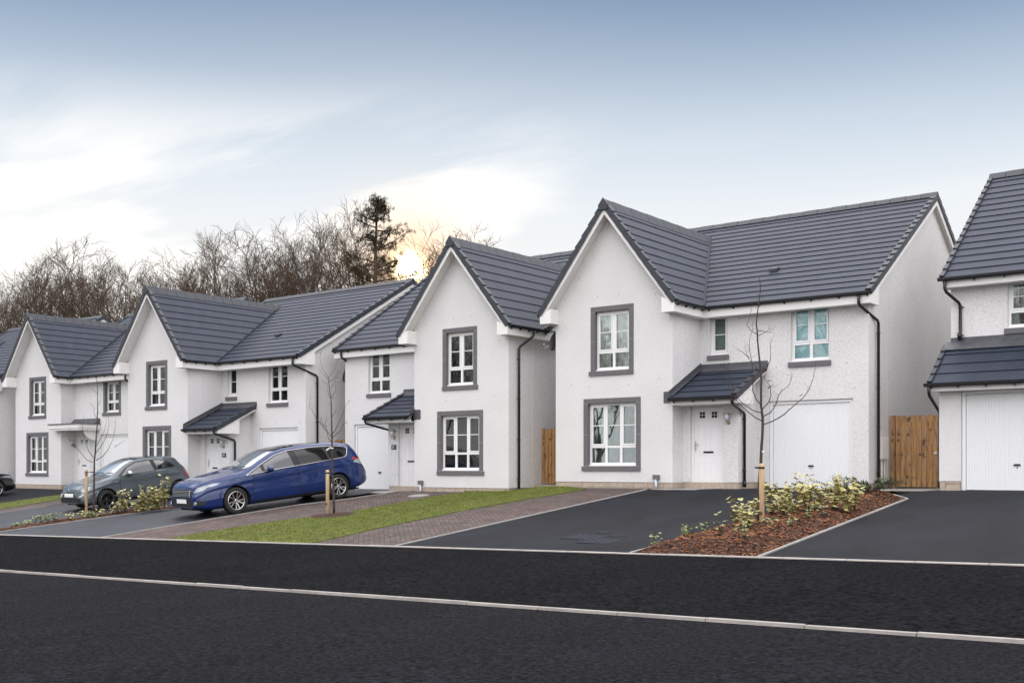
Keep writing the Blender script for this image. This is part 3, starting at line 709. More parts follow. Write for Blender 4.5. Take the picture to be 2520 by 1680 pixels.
    bd.box((W+.001, d1+1.28, .15), (W+.006, d1+1.3, mz(d1+1.28)-.2)); bd.box((-.006, 1.1, .15), (-.001, 1.12, ze-.25))
    if d1 > 1: bd.box((w1+.001, .5, 2.5), (w1+.006, .516, ze-.27))
    bd.box((-.002, -.003, .146), (w1+.003, .004, .158)); bd.box((w1-.002, .004, .146), (w1+.003, d1, .158)); bd.box((gx1+.0, d1-.003, .146), (W+.003, d1+.004, .158)); bd.box((W-.002, d1+.004, .146), (W+.003, Yb, .158))
    if kind == 'porch':
        bd.box((px1+.001, d1-.006, .15), (px1+.018, d1-.001, 2.85)); bd.box((w1+.001, yp-.016, .15), (w1+.006, yp-.001, 2.0))
    bd.build("render_bead", M['board'], H)
    wv = MB(tf)                                             # narrow weep slots in the render
    for vx, vz in ((.35, 4.25), (.75, 5.55), (2.75, 5.6), (1.3, 6.35), (3.1, 4.9), (.5, 2.72), (1.1, 2.62), (2.3, 2.62), (3.2, 2.75), (2.0, 5.0), (1.35, 5.0)): wv.box((vx, -.003, vz), (vx+.009, .004, vz+.05))
    for vx, vz in ((5.45, 2.4), (6.5, 2.42), (7.7, 2.4), (5.7, 3.0), (7.5, 3.0), (7.45, 4.35), (4.7, 4.3)): wv.box((vx, d1-.003, vz), (vx+.009, d1+.004, vz+.05))
    wv.build("weep_slot", M['slot'], H)
    # --- openings
    window(H, tf, *up, 0, 2, curt[0], True, wb=(.1, w1-.1)); window(H, tf, *lo, 0, 3, curt[1], True, wb=(.1, w1-.1))
    garage_door(H, tf, gx0+.01, gx1-.01, gh-.01, d1+.04)
    if kind == 'porch':
        window(H, tf, *b2, d1, 1, curt[2], low=False, glass='frost' if curt[2] == 'frost' else 'glass')
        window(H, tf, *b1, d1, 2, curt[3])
        porch(H, tf, w1, d1, px1, yp)
    else:
        window(H, tf, *s2, d1, 2, curt[3], True)
        front_door(H, tf, 3.80, 4.66, .1, 2.10, d1+.05, True)
        canopy(H, tf, w1, d1, w1-.35, 5.5); wall_lamp(H, tf, w1+.08, d1-.06, 1.78)
    if number:
        pl = MB(tf); nx = 4.79; pl.box((nx, yp-.02, 1.28), (nx+.2, yp-.001, 1.42)); po = pl.build("number_plate", M['plate'], H)
        cu = bpy.data.curves.new("house_number", 'FONT'); cu.body = number; cu.size = .11; cu.extrude = .002; cu.materials.append(M['white'])
        t0 = bpy.data.objects.new("house_number", cu); COL.objects.link(t0); bpy.context.view_layer.update(); me_ = bpy.data.meshes.new_from_object(t0.evaluated_get(bpy.context.evaluated_depsgraph_get())); bpy.data.objects.remove(t0); to = bpy.data.objects.new("house_number", me_); COL.objects.link(to); to.parent = po
        a = tf(nx+.03, yp-.024, 1.31); to.location = (min(a[0], tf(nx+.17, 0, 0)[0]), a[1], a[2]); to.rotation_euler = (R(90), 0, 0)
    if dishes: dish(H, tf, dishes[0], dishes[1], dishes[2], dishes[3])
    if meter:
        a = MB(tf); a.box((W, 2.1, .72), (W+.1, 2.62, 1.27)); a.box((W+.1, 2.13, .75), (W+.107, 2.59, 1.24)); mo = a.build("meter_box", M['board'], H)
        b = MB(tf); b.tube([(W+.05, 2.25, .72), (W+.05, 2.25, .0)], .022, 8); b.tube([(W+.05, 2.45, .72), (W+.05, 2.45, .05)], .016, 8); b.build("meter_pipe", M['smooth'], mo)
    # ground light on a short post in front of the gable
    if number or meter:
        a = MB(tf); gx = 3.15 if not mir else 3.25
        a.box((gx-.085, -.09, .22), (gx+.085, -.02, .335)); bo = a.build("meter_cover", M['stone'], H)
        b = MB(tf); b.tube([(gx, -.055, -.15), (gx, -.055, .22)], .04, 10); b.build("cover_pipe", M['chan'], bo)
    return H
# ------------------------------------------------------------------ the row of houses
B4 = dict(w1=3.592, d1=1.491, W=8.037, os=.256, og=.388, zr1=7.341, ze=4.651, zr2=7.886, yr=6.345, oe=.325, ov=.155, gx0=5.504, gx1=7.657, gh=2.179, ua=1.14, ub=2.457, ut=4.748, us=2.935, la=.912, lb=2.667, lt=2.336, ls=.433)
B3 = dict(B4, w1=3.543, d1=1.60, W=8.152, os=.271, og=.409, zr1=7.169, ze=4.631, oe=.232, ov=.30, gx1=7.72, gh=2.142, ua=1.133, ub=2.423, ut=4.738, us=2.951, lb=2.633, lt=2.352, ls=.502)
B2 = dict(B4, w1=3.58, d1=1.469, W=7.976, os=.275, og=.431, zr1=7.251, ze=4.621, zr2=7.801, yr=6.577, oe=.423, ov=.14, gx0=5.598, gx1=7.609, gh=2.275, ub=2.403, ut=4.732, us=2.989, la=.929, lb=2.629, lt=2.407)
B1 = dict(B4, w1=3.618, d1=.62, W=8.011, os=.286, og=.451, zr1=7.209, ze=4.574, zr2=8.05, yr=5.783, oe=.38, ov=.3, ua=1.149, ub=2.484, ut=4.672, us=2.915, la=.911, lb=2.659, lt=2.333, ls=.497)
GR = "white rendered houses along the street"
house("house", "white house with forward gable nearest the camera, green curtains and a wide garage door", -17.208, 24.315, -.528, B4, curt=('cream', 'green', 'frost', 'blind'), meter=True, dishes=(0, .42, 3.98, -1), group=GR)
house("house", "white house with its gable on the right and number 21 beside the door", -22.186, 24.079, -.73, B3, True, curt=('cream', 'grey', None, 'cream'), number="21", dishes=(8.152, 2.0, 3.85, 1), group=GR)
house("house", "white house behind the blue car with slatted blind, sloping porch roof and number 19", -35.745, 23.336, -.936, B2, curt=('cream', 'slats', 'frost', 'grey'), number="19", group=GR)
house("house", "white house with flat door canopy behind the grey hatchback", -45.932, 24.508, -.869, B1, kind='canopy', curt=('grey', 'grey', None, 'grey'), group=GR)
house("house", "farthest white house, mostly hidden past the left edge behind the black car", -55.0, 23.4, -1.0, B1, kind='canopy', curt=('grey', 'grey', None, 'grey'), group=GR, pipe=False)

def end_house():
    """the house cut by the right edge: two-storey box with a garage lean-to in front"""
    H = thing("house", "white house cut by the right edge, lean-to tiled roof over its garage", "house", (-7.4, 25.3, -.51+ZO), 0, GR)
    tf = None; W = 7.6; yu = .91; ze, zr = 4.82, 8.02; yr = yu+4.0; ye = yu-.35; ms = (zr-ze)/(yr-ye); Yb = 2*yr-yu
    w = MB(tf); gx0, gx1, gh = .47, 2.75, 2.2
    win = (1.22, 2.22, 3.60, 4.68); win2 = (4.7, 5.8, 3.60, 4.68); low2 = (4.5, 6.2, .75, 2.05)
    wall(w, lambda a, z: (a, 0, z), [(0, 2.3), (3.2, 2.3)], [(gx0, gx1, 0, gh)], .20)
    for a in (gx0, gx1): w.face([(a, 0, 0), (a, .12, 0), (a, .12, gh), (a, 0, gh)])
    w.face([(gx0, 0, gh), (gx1, 0, gh), (gx1, .12, gh), (gx0, .12, gh)])
    wall(w, lambda a, z: (3.2, a, z), [(0, 2.4), (yu, 3.1)], [], .2); wall(w, lambda a, z: (0, a, z), [(0, 2.42), (yu, 3.1)], [], .2)
    def rv(h, y):
        a, b, c, d = h
        for x in (a, b): w.face([(x, y, c), (x, y+.12, c), (x, y+.12, d), (x, y, d)])
        for z in (c, d): w.face([(a, y, z), (b, y, z), (b, y+.12, z), (a, y+.12, z)])
    wall(w, lambda a, z: (a, yu, z), [(0, ze+.15), (W, ze+.15)], [win, win2, low2], .2)
    for h in (win, win2, low2): rv(h, yu)
    for X_ in (0, W): wall(w, lambda a, z: (X_, a, z), [(yu, ze+.15), (yr, zr-.1), (Yb, ze+.15)], [], .2)
    wall(w, lambda a, z: (a, Yb, z), [(0, ze+.1), (W, ze+.1)], [], .2)
    w.build("wall", M['harling'], H)
    p = MB(tf)
    p.box((.012, .012, -.4), (.13, .3, .2)); p.box((.138, .012, -.4), (gx0-.015, .3, .13)); p.box((.138, .012, .138), (gx0-.015, .3, .2)); p.box((gx1+.01, .012, -.4), (3.19, .3, .2)); p.box((.02, .31, -.4), (W-.02, Yb-.02, .2))
    p.build("plinth", M['plinth'], H)
    r = MB(tf); courses(r, (-.12, ye, ze), (1, 0, 0), (0, 1, ms), W+.24, math.hypot(yr-ye, zr-ze)); courses(r, (-.12, 2*yr-ye, ze), (1, 0, 0), (0, -1, ms), W+.24, math.hypot(yr-ye, zr-ze))
    ro = r.build("roof", M['tile'], H)
    rd = MB(tf); ridge(rd, (-.15, yr, zr), (W+.15, yr, zr), (0, 1, 0), (ms, ms)); rd.build("ridge", M['verge'], ro)
    v = MB(tf)
    for X_, o in ((-.12, -1), (W+.12, 1)):
        for Y_ in (ye, 2*yr-ye): v = MB(tf); verge(v, (X_, Y_, ze), (X_, yr, zr), (o, 0, 0), w=.07, drop=.09); v.build("verge", M['verge'], ro)
    le, lt = -.35, yu; z0, z1 = 2.36, 3.30; l = MB(tf); courses(l, (-.12, le, z0), (1, 0, 0), (0, lt-le, z1-z0), 3.5, math.hypot(lt-le, z1-z0), .36)
    lr = l.build("garage_roof", M['tile'], H)
    for X_, o in ((-.12, -1), (3.38, 1)): v = MB(tf); verge(v, (X_, le, z0), (X_, lt, z1), (o, 0, 0), w=.07, drop=.09); v.build("verge", M['verge'], lr)
    f = MB(tf); f.box((0, yu-.012, z1+.0), (3.4, yu-.002, z1+.18)); f.prism([(-.1, yu-.01, z1+.02), (-.1, yu-.26, z1-.12), (-.1, yu-.26, z1-.10), (-.1, yu-.01, z1+.09)], (3.46, 0, 0)); f.build("flashing", M['lead'], lr)
    b = MB(tf)
    b.box((-.06, le+.04, z0-.17), (3.36, le+.065, z0-.02)); b.box((-.06, le+.065, z0-.17), (3.36, -.002, z0-.155))
    b.prism([(-.06, le+.06, z0-.17), (-.06, 0, z0-.17), (-.06, lt-.02, z1-.16), (-.06, lt-.02, z1-.02), (-.06, le+.06, z0-.03)], (.022, 0, 0))
    b.box((-.1, ye+.03, ze-.22), (W+.1, ye+.055, ze-.03)); b.box((-.1, ye+.055, ze-.22), (W+.1, yu-.002, ze-.205))
    for X_ in (-.1, W+.078): b.prism([(X_, ye+.05, ze-.22), (X_, yu+.1, ze-.22), (X_, yr, zr-.2), (X_, yr, zr-.03), (X_, ye+.05, ze-.03)], (.022, 0, 0))
    b.build("bargeboard", M['board'], H)
    gutter(H, (-.20, le, z0-.005), (3.45, le, z0-.005), (0, -1, 0), tf, .55); gutter(H, (-.17, ye, ze-.005), (W+.1, ye, ze-.005), (0, -1, 0), tf, .62)
    downpipe(H, [(-.02, ye-.06, ze-.05), (-.02, ye-.06, ze-.3), (.22, yu-.05, ze-.58), (.22, yu-.05, z1+.2), (.22, yu-.12, z1+.12)], tf, [((.22, yu-.05, ze-.66), (1, 0, 0)), ((.22, yu-.05, ze-1.3), (1, 0, 0))])
    downpipe(H, [(-.10, le-.06, z0-.05), (-.10, le-.06, z0-.25), (-.055, .25, z0-.62), (-.055, .25, .05)], tf)
    garage_door(H, tf, gx0+.01, gx1-.01, gh-.01, .05)
    window(H, tf, *win, yu, 2, 'grey'); window(H, tf, *win2, yu, 2, 'grey'); window(H, tf, *low2, yu, 3, 'grey')
end_house()

# ------------------------------------------------------------------ fences and gate between the houses
def boards(name, label, loc, L, h, cat="fence", gate=False, step=(.1, .018)):
    """vertical board panel along x"""
    F = thing(name, label, cat, loc)
    n = max(2, round(L/(step[0]+step[1])))
    for i in range(n):
        b = MB(); x = i*L/n; hh = h+random.uniform(-.012, .012); y = random.uniform(-.004, .004)
        b.box((x, y, .05), (x+L/n-step[1], y+.02, hh)); b.build("board", M['wood'], F)
    r = MB()
    for z in (.3, h*.52, h-.25): r.box((0, .024, z), (L, .07, z+.09))
    r.build("rail", M['wood'], F)
    if gate:
        g = MB(); g.tube([(L-.17, -.035, h*.49), (L-.17, .0, h*.49)], .02, 10); g.tube([(L-.17, -.04, h*.49), (L-.17, -.028, h*.49)], .035, 12); g.build("latch", M['steel'], F)
    return F
zz = zg(-8.5, 27.2)
boards("gate", "tall brown timber gate between the two houses at the right", (-8.98, 27.2, zz), 1.12, 1.78, "gate", True)
def post(label, loc, w, h):
    b = MB(); b.box((0, 0, -.2), (w, w, h)); o = b.build("gate_post", M['wood'], None, loc=loc); return tag(o, label, "gate post")
post("timber post at the hinge side of the brown gate", (-9.12, 27.19, zz), .1, 1.8)
post("pale timber post at the latch side of the brown gate", (-7.82, 27.12, zz+.08), .12, 1.84)
boards("fence", "narrow timber fence filling the gap left of the largest house", (-18.62, 25.62, zg(-18, 26.4)+.12), 1.38, 1.62)
boards("fence", "narrow timber fence seen above the rear of the blue car", (-27.74, 26.1, zg(-27.4, 26.6)), .92, 1.78)
for a, b in ((-18.56, -17.25),):
    k = MB(); k.box((0, 0, -.2), (1.3, .35, .14)); tag(k.build("stone_step", M['plinth'], None, loc=(-18.6, 25.25, zg(-18, 26))), "pale stone step at the foot of the narrow fence", "step")

# ------------------------------------------------------------------ ground
g = [(-400, -60), (120, -60), (120, 260), (-400, 260)]
sheet("ground", [g], mat("rough_ground", (.045, .050, .020), .95, var=.35, vscale=.4, col2=(.075, .065, .035)), -.10, 12)
sheet("hill", [[(-420, 60), (150, 60), (150, 260), (-420, 260)]], mat("rough_grass", (.05, .055, .02), .95, var=.3, vscale=.3), 0, 10, zf=lambda s, t: ZO-.9+min(3.0, max(0, (t-60)*.06))-.06)
TA = 8.77
sheet("road", [[(-90, -30), (40, -30), (40, TA-.065), (-90, TA-.065)]], M['road'], -.022, 2.5)
sheet("pavement", [[(-90, TA), (40, TA), (40, TB-.02), (-90, TB-.02)]], M['pave'], 0, 2.5)
kb = []
s = -70.0
random.seed(5)
def kerbs(name, y0, y1, top, bot, ln, m, jit=.004):
    mb = MB(); s = -75.0
    while s < 30:
        e = s+ln-.012; d = random.uniform(-jit, jit)
        mb.hexa([(s, y0, zg(s, y0)+bot), (e, y0, zg(e, y0)+bot), (e, y1, zg(e, y1)+bot), (s, y1, zg(s, y1)+bot),
                 (s, y0+.006, zg(s, y0)+top+d), (e, y0+.006, zg(e, y0)+top+d), (e, y1, zg(e, y1)+top+d), (s, y1, zg(s, y1)+top+d)]); s += ln
    o = mb.build(name, m); o["kind"] = "structure"; return o
kerbs("kerb", TA-.065, TA-.002, .006, -.2, .915, M['kerb'])
kerbs("path_edging", TB-.018, TB+.075, .012, -.1, .915, M['kerb'], .002)
# steel drainage channels across the two nearest drives
for a, b in ((-13.85, -9.05), (-6.75, 1.5)):
    mb = MB(); s = a
    while s < b:
        e = s+.03; mb.box((s, TB+.085, zg(s, TB)-.03), (s+.018, TB+.20, zg(s, TB)+.008)); s = e
    mb.hexa([(a, TB+.077, zg(a, TB)-.03), (b, TB+.077, zg(b, TB)-.03), (b, TB+.095, zg(b, TB)-.03), (a, TB+.095, zg(a, TB)-.03), (a, TB+.077, zg(a, TB)+.012), (b, TB+.077, zg(b, TB)+.012), (b, TB+.095, zg(b, TB)+.012), (a, TB+.095, zg(a, TB)+.012)])
    mb.hexa([(a, TB+.19, zg(a, TB)-.03), (b, TB+.19, zg(b, TB)-.03), (b, TB+.208, zg(b, TB)-.03), (a, TB+.208, zg(a, TB)-.03), (a, TB+.19, zg(a, TB)+.014), (b, TB+.19, zg(b, TB)+.014), (b, TB+.208, zg(b, TB)+.014), (a, TB+.208, zg(a, TB)+.014)])
    o = mb.build("drain_channel", M['chan']); tag(o, "steel drainage channel across the foot of the nearest middle drive" if a < -10 else "steel drainage channel across the foot of the drive at the right edge", "drain channel")
P0 = TB+.077
D_ = M['drive']
sheet("drive", [[(-13.88, P0), (-8.93, P0), (-8.83, 16.6), (-8.78, 23.3), (-8.78, 26.0), (-12.2, 26.0), (-12.5, 24.9), (-12.5, 23.45), (-13.83, 23.45)]], D_, 0, .7)
sheet("drive", [[(-6.74, P0), (4, P0), (4, 25.6), (-7.4, 25.6), (-7.3, 24.0), (-7.62, 22.95), (-7.08, 22.2)]], D_, 0, .7)
drv3 = asphalt_mat("sky_sheen_asphalt", (.011, .013, .019), (.025, .029, .040), .4, .5, spec=.35)  # paler base colour stands in for glancing sky sheen
sheet("drive", [[(-28.95, P0), (-23.42, P0), (-23.3, 20.3), (-23.2, 23.1), (-23.9, 25.9), (-27.2, 25.9), (-27.0, 21.0), (-28.5, 20.0)]], drv3, 0, .7)
sheet("drive", [[(-35.6, P0), (-29.75, P0), (-29.65, 20.0), (-27.6, 21.0), (-27.4, 25.0), (-36, 25.0), (-35.5, 20.0)]], drv3, 0, .7)
sheet("drive", [[(-62, P0), (-39.3, P0), (-39.0, 21.0), (-38.6, 25.6), (-62, 25.6)]], D_, 0, 1)
pv = M['paver']
sheet("paving", [[(-16.14, P0), (-13.93, P0), (-13.88, 23.45), (-13.9, 24.32), (-17.1, 24.32), (-16.5, 24.0), (-15.55, 23.35), (-15.85, 21.8), (-16.25, 19.1), (-16.27, 16.4)],
                 [(-23.37, P0), (-20.86, P0), (-20.84, 15.85), (-20.5, 17.7), (-19.9, 19.0), (-19.95, 21.0), (-20.0, 22.6), (-19.7, 23.4), (-20.2, 24.1), (-22.3, 24.1), (-22.4, 23.15), (-22.6, 21.8), (-23.17, 20.3)],
                 [(-36.8, P0), (-35.65, P0), (-35.55, 20.0), (-36.0, 23.3), (-37.5, 23.3), (-36.85, 20.0)]], pv, 0, .7)
lawn_polys = [[(-20.84, P0), (-16.16, P0), (-16.29, 16.4), (-16.27, 19.1), (-15.87, 21.8), (-15.6, 23.3), (-16.55, 24.0), (-17.3, 24.9), (-18.6, 25.8), (-19.0, 24.05), (-20.2, 24.05), (-19.72, 23.4), (-20.02, 22.6), (-19.97, 21.0), (-19.92, 19.0), (-20.52, 17.7), (-20.82, 15.85)],
              [(-39.28, P0), (-36.82, P0), (-36.87, 20.0), (-37.5, 23.3), (-38.6, 24.5), (-39.0, 21.0)]]
sheet("lawn", lawn_polys, M['lawn'], .018, .5, thick=.06)
bed1 = [(-8.88, P0), (-6.80, P0), (-7.14, 22.18), (-7.66, 22.93), (-8.74, 23.25), (-8.73, 18.2), (-8.79, 16.6)]
bed2 = [(-29.71, P0), (-28.99, P0), (-28.9, 18.0), (-28.5, 20.0), (-27.1, 21.1), (-27.5, 21.1), (-29.62, 20.0)]
def mound(poly, h):
    def f(s, t):
        d = 9
        for (x0, y0), (x1, y1) in zip(poly, poly[1:]+poly[:1]):
            L2 = (x1-x0)**2+(y1-y0)**2; k = max(0, min(1, ((s-x0)*(x1-x0)+(t-y0)*(y1-y0))/L2))
            d = min(d, math.hypot(s-x0-k*(x1-x0), t-y0-k*(y1-y0)))
        return zg(s, t)+h*min(1, d/.45)+.02*math.sin(s*7)*math.sin(t*6)*min(1, d/.3)
    return f
mz1, mz2 = mound(bed1, .16), mound(bed2, .08)
sheet("flower_bed", [bed1], M['mulch'], 0, .18, zf=mz1); sheet("flower_bed", [bed2], M['mulch'], 0, .2, zf=mz2)
sheet("slab_path", [[(-13.78, 23.47), (-12.52, 23.47), (-12.52, 24.88), (-13.6, 24.88)], [(-9.0, 24.2), (-7.45, 24.2), (-7.45, 27.4), (-9.1, 27.4)], [(-23.15, 23.15), (-22.42, 23.15), (-22.3, 25.6), (-23.9, 25.6)]], M['slab'], .006, 0)
sheet("gravel_margin", [[(-28.0, 24.5), (-26.6, 24.5), (-26.6, 35), (-28, 35)], [(-18.8, 25.7), (-17.1, 25.7), (-17.1, 35), (-18.8, 35)]], M['soil'], .0, 0)
def edging(name, pts, w=.05, up=.02):
    mb = MB()
    for (x0, y0), (x1, y1) in zip(pts, pts[1:]):
        L = math.hypot(x1-x0, y1-y0); n = max(1, round(L/.915)); dx, dy = (x1-x0)/L, (y1-y0)/L; nx, ny = -dy*w/2, dx*w/2
        for i in range(n):
            a, b = L*i/n, L*(i+1)/n-.006; q = []
            for z in (-.08, up):
                for u, sg in ((a, -1), (b, -1), (b, 1), (a, 1)):
                    x, y = x0+dx*u+nx*sg, y0+dy*u+ny*sg; q.append((x, y, zg(x, y)+z))
            mb.hexa(q)
    o = mb.build(name, M['edge']); o["kind"] = "structure"; return o
edging("edging_kerb", [(-13.905, P0), (-13.855, 23.46)]); edging("edging_kerb", [(-23.395, P0), (-23.27, 19.2), (-23.18, 20.4), (-22.62, 21.8), (-22.41, 23.14)]); edging("edging_kerb", [(-8.905, P0), (-8.81, 16.6), (-8.755, 18.2), (-8.76, 23.27)])
edging("edging_kerb", [(-6.77, P0), (-7.11, 22.2), (-7.64, 22.94)]); edging("edging_kerb", [(-28.97, P0), (-28.9, 17.8), (-28.48, 19.98)], up=.012); edging("edging_kerb", [(-29.73, P0), (-29.63, 20)], up=.012); edging("edging_kerb", [(-35.62, P0), (-35.52, 20)], up=.008)

# covers let into the drives
def cover(name, label, cx, cy, w, d, lines=True, rot=0):
    z = zg(cx, cy); sy = (zg(cx, cy+.4)-zg(cx, cy-.4))/.8
    T = thing(name, label, "manhole cover", (cx, cy, z)); T.rotation_euler = (math.atan(sy), 0, rot)
    f = MB()
    for a, b in (((-w/2-.03, -d/2-.03), (w/2+.03, -d/2-.006)), ((-w/2-.03, d/2+.006), (w/2+.03, d/2+.03)), ((-w/2-.03, -d/2-.006), (-w/2-.006, d/2+.006)), ((w/2+.006, -d/2-.006), (w/2+.03, d/2+.006))):
        f.box((a[0], a[1], -.02), (b[0], b[1], .010))
    f.build("frame", M['iron'], T)
    p = MB(); p.box((-w/2, -d/2, -.02), (w/2, d/2, .006))
    n = int(w/.07); k = int(d/.07)
    for i in range(n):
        for j in range(k):
            x, y = -w/2+.035+i*w/n, -d/2+.035+j*d/k; s_ = 1 if (i+j) % 2 else -1
            p.prism([(x-.022, y-.022*s_-.005, .006), (x+.022, y+.022*s_-.005, .006), (x+.022, y+.022*s_+.005, .006), (x-.022, y-.022*s_+.005, .006)], (0, 0, .005))
    p.build("plate", M['iron'], T)
cover("manhole_cover", "larger chequered steel cover in the nearest middle drive, farther of the pair", -10.78, 16.12, .62, .50)
cover("manhole_cover", "larger chequered steel cover in the nearest middle drive, nearer of the pair", -10.20, 15.72, .56, .50)
cover("manhole_cover", "small square cover behind the pair of chequered covers", -10.74, 16.68, .14, .16)
cover("manhole_cover", "small square cover to the right of the pair of chequered covers", -10.22, 16.32, .17, .10)
mb = MB(); mb.lathe([(.30, -.02), (.30, .010), (.27, .012), (.265, .006), (0.01, .006)], 28); o = mb.build("inspection_cover", M['slab'], None, loc=(-20.75, 22.7, zg(-20.75, 22.7)+.004)); o.rotation_euler = (.098, 0, 0); tag(o, "round grey inspection cover in the brown block paving", "inspection cover")

# ------------------------------------------------------------------ grass, mulch chips, dropped leaves
def inside(poly, x, y):
    c = False; n = len(poly)
    for i in range(n):
        (x0, y0), (x1, y1) = poly[i], poly[i-1]
        if (y0 > y) != (y1 > y) and x < (x1-x0)*(y-y0)/(y1-y0)+x0: c = not c
    return c
def scatter_in(poly, n):
    xs = [p[0] for p in poly]; ys = [p[1] for p in poly]; out = []
    while len(out) < n:
        x, y = random.uniform(min(xs), max(xs)), random.uniform(min(ys), max(ys))
        if inside(poly, x, y): out.append((x, y))
    return out
random.seed(8)
mb = MB()
for poly, n in ((lawn_polys[0], 42000), (lawn_polys[1], 8000)):
    for x, y in scatter_in(poly, n):
        if math.hypot(x+19.85, y-18.6) < .58: continue
        a = random.uniform(0, 6.283); h = random.uniform(.018, .045); w = .006; z = zg(x, y)+.014; l = random.uniform(0, .03); b = random.uniform(0, 6.283)
        mb.face([(x-w*math.cos(a), y-w*math.sin(a), z), (x+w*math.cos(a), y+w*math.sin(a), z), (x+l*math.cos(b), y+l*math.sin(b), z+h)])
tag(mb.build("grass", M['blade'], None, recalc=False), "short mown green grass between the block paving", "grass", kind="stuff")
mb = MB()
for poly, zf, n in ((bed1, mz1, 9000), (bed2, mz2, 1800)):
    for x, y in scatter_in(poly, n):
        a = random.uniform(0, 6.283); l, w = random.uniform(.012, .04), random.uniform(.004, .011); z = zf(x, y)+random.uniform(.002, .014); t = random.uniform(-.5, .5)
        ca, sa = math.cos(a), math.sin(a)
        mb.face([(x-ca*l-sa*w, y-sa*l+ca*w, z-t*l*.5), (x+ca*l-sa*w, y+sa*l+ca*w, z+t*l*.5), (x+ca*l+sa*w, y+sa*l-ca*w, z+t*l*.5+.004), (x-ca*l+sa*w, y-sa*l-ca*w, z-t*l*.5+.004)])
tag(mb.build("bark_chips", M['chips'], None, recalc=False), "loose reddish bark chips covering the planting beds", "bark chips", kind="stuff")
ring = [(-19.85+.62*math.cos(k/12*6.283)*random.uniform(.85, 1.1), 18.62+.55*math.sin(k/12*6.283)*random.uniform(.85, 1.1)) for k in range(12)]
zr_ = lambda s, t: zg(s, t)+.075*max(.25, 1-math.hypot(s+19.85, t-18.6)/.7)
sheet("mulch_ring", [ring], M['mulch'], 0, .12, zf=zr_)
LV = [(-19.5, 22.9, "curled brown leaf on the lawn by the inspection cover"), (-19.3, 22.4, "pale folded leaf on the lawn nearest the paving"), (-18.4, 23.6, "brown leaf on the lawn below the right hand plinth"), (-18.0, 20.5, "small tan leaf lying midway along the lawn"), (-16.6, 20.0, "dry leaf at the paved edge of the lawn"), (-16.9, 17.6, "pale leaf near the lower edge of the lawn"), (-15.0, 15.6, "thin white twig on the brown paving by the kerb"), (-19.2, 16.0, "dry leaf on the lawn nearest the road")]
for x, y, lb in LV:
    mb = MB(); r_ = random.uniform(.03, .06); a = random.uniform(0, 6)
    pts = [(r_*math.cos(k/7*6.283)*(1 if k % 2 else .7), r_*.7*math.sin(k/7*6.283), .012+.02*(k % 3)) for k in range(7)]
    if "twig" in lb: mb.tube([(-.12, 0, .01), (.0, .02, .015), (.13, .0, .01)], .006, 5)
    else: mb.prism(pts, (0, 0, .002))
    o = mb.build("fallen_leaf" if "leaf" in lb else "twig", M['dryleaf'] if "leaf" in lb else M['edge'], None, loc=(x, y, zg(x, y)+.03)); o.rotation_euler = (0, 0, a); tag(o, lb, "leaf" if "leaf" in lb else "twig")
# traced limb paths as (sideways, up) metres and planting positions
T3_ = [[(-0.01,0.01),(0.03,0.73),(0.06,1.13),(0.07,1.39),(0.09,1.77),(0.08,1.95),(0.06,2.08),(0.06,2.39),(0.06,2.61),(0.03,2.92),(0.01,3.12),(-0.0,3.29),(-0.02,3.49),(-0.0,3.67),(0.02,3.82),(0.04,3.96),(0.05,4.16),(0.03,4.31)],[(0.09,1.76),(0.24,1.82),(0.39,1.93),(0.52,2.06),(0.66,2.19),(0.73,2.34),(0.78,2.52),(0.81,2.65),(0.83,2.77)],[(0.09,1.89),(0.24,1.97),(0.35,2.12),(0.42,2.28),(0.5,2.37),(0.59,2.43),(0.66,2.54),(0.7,2.71)],[(0.08,1.82),(-0.03,1.88),(-0.14,1.99),(-0.25,2.12),(-0.36,2.25),(-0.45,2.41),(-0.49,2.61),(-0.51,3.01)],[(0.07,1.96),(-0.07,2.01),(-0.21,2.14),(-0.34,2.3),(-0.41,2.54),(-0.43,2.95)],[(0.06,2.08),(-0.03,2.19),(-0.09,2.34),(-0.1,2.54),(-0.12,2.76),(-0.15,3.01),(-0.16,3.18),(-0.12,3.36),(-0.1,3.51)],[(0.07,2.02),(0.17,2.12),(0.21,2.25),(0.19,2.39),(0.12,2.54),(0.07,2.67)],[(0.06,2.65),(0.16,2.74),(0.19,2.85),(0.19,3.05),(0.22,3.25)],[(0.06,2.67),(-0.03,2.76),(-0.13,2.9),(-0.18,3.13)],[(-0.13,2.9),(-0.25,3.01),(-0.35,3.09)],[(-0.0,3.3),(-0.11,3.38),(-0.15,3.49),(-0.1,3.63),(-0.09,3.74)],[(0.0,3.27),(0.1,3.32),(0.19,3.37),(0.26,3.44)],[(-0.0,3.36),(0.12,3.34),(0.25,3.31)],[(0.73,2.25),(0.79,2.3)],[(0.19,2.39),(0.26,2.44)],[(0.18,2.51),(0.25,2.52)]]
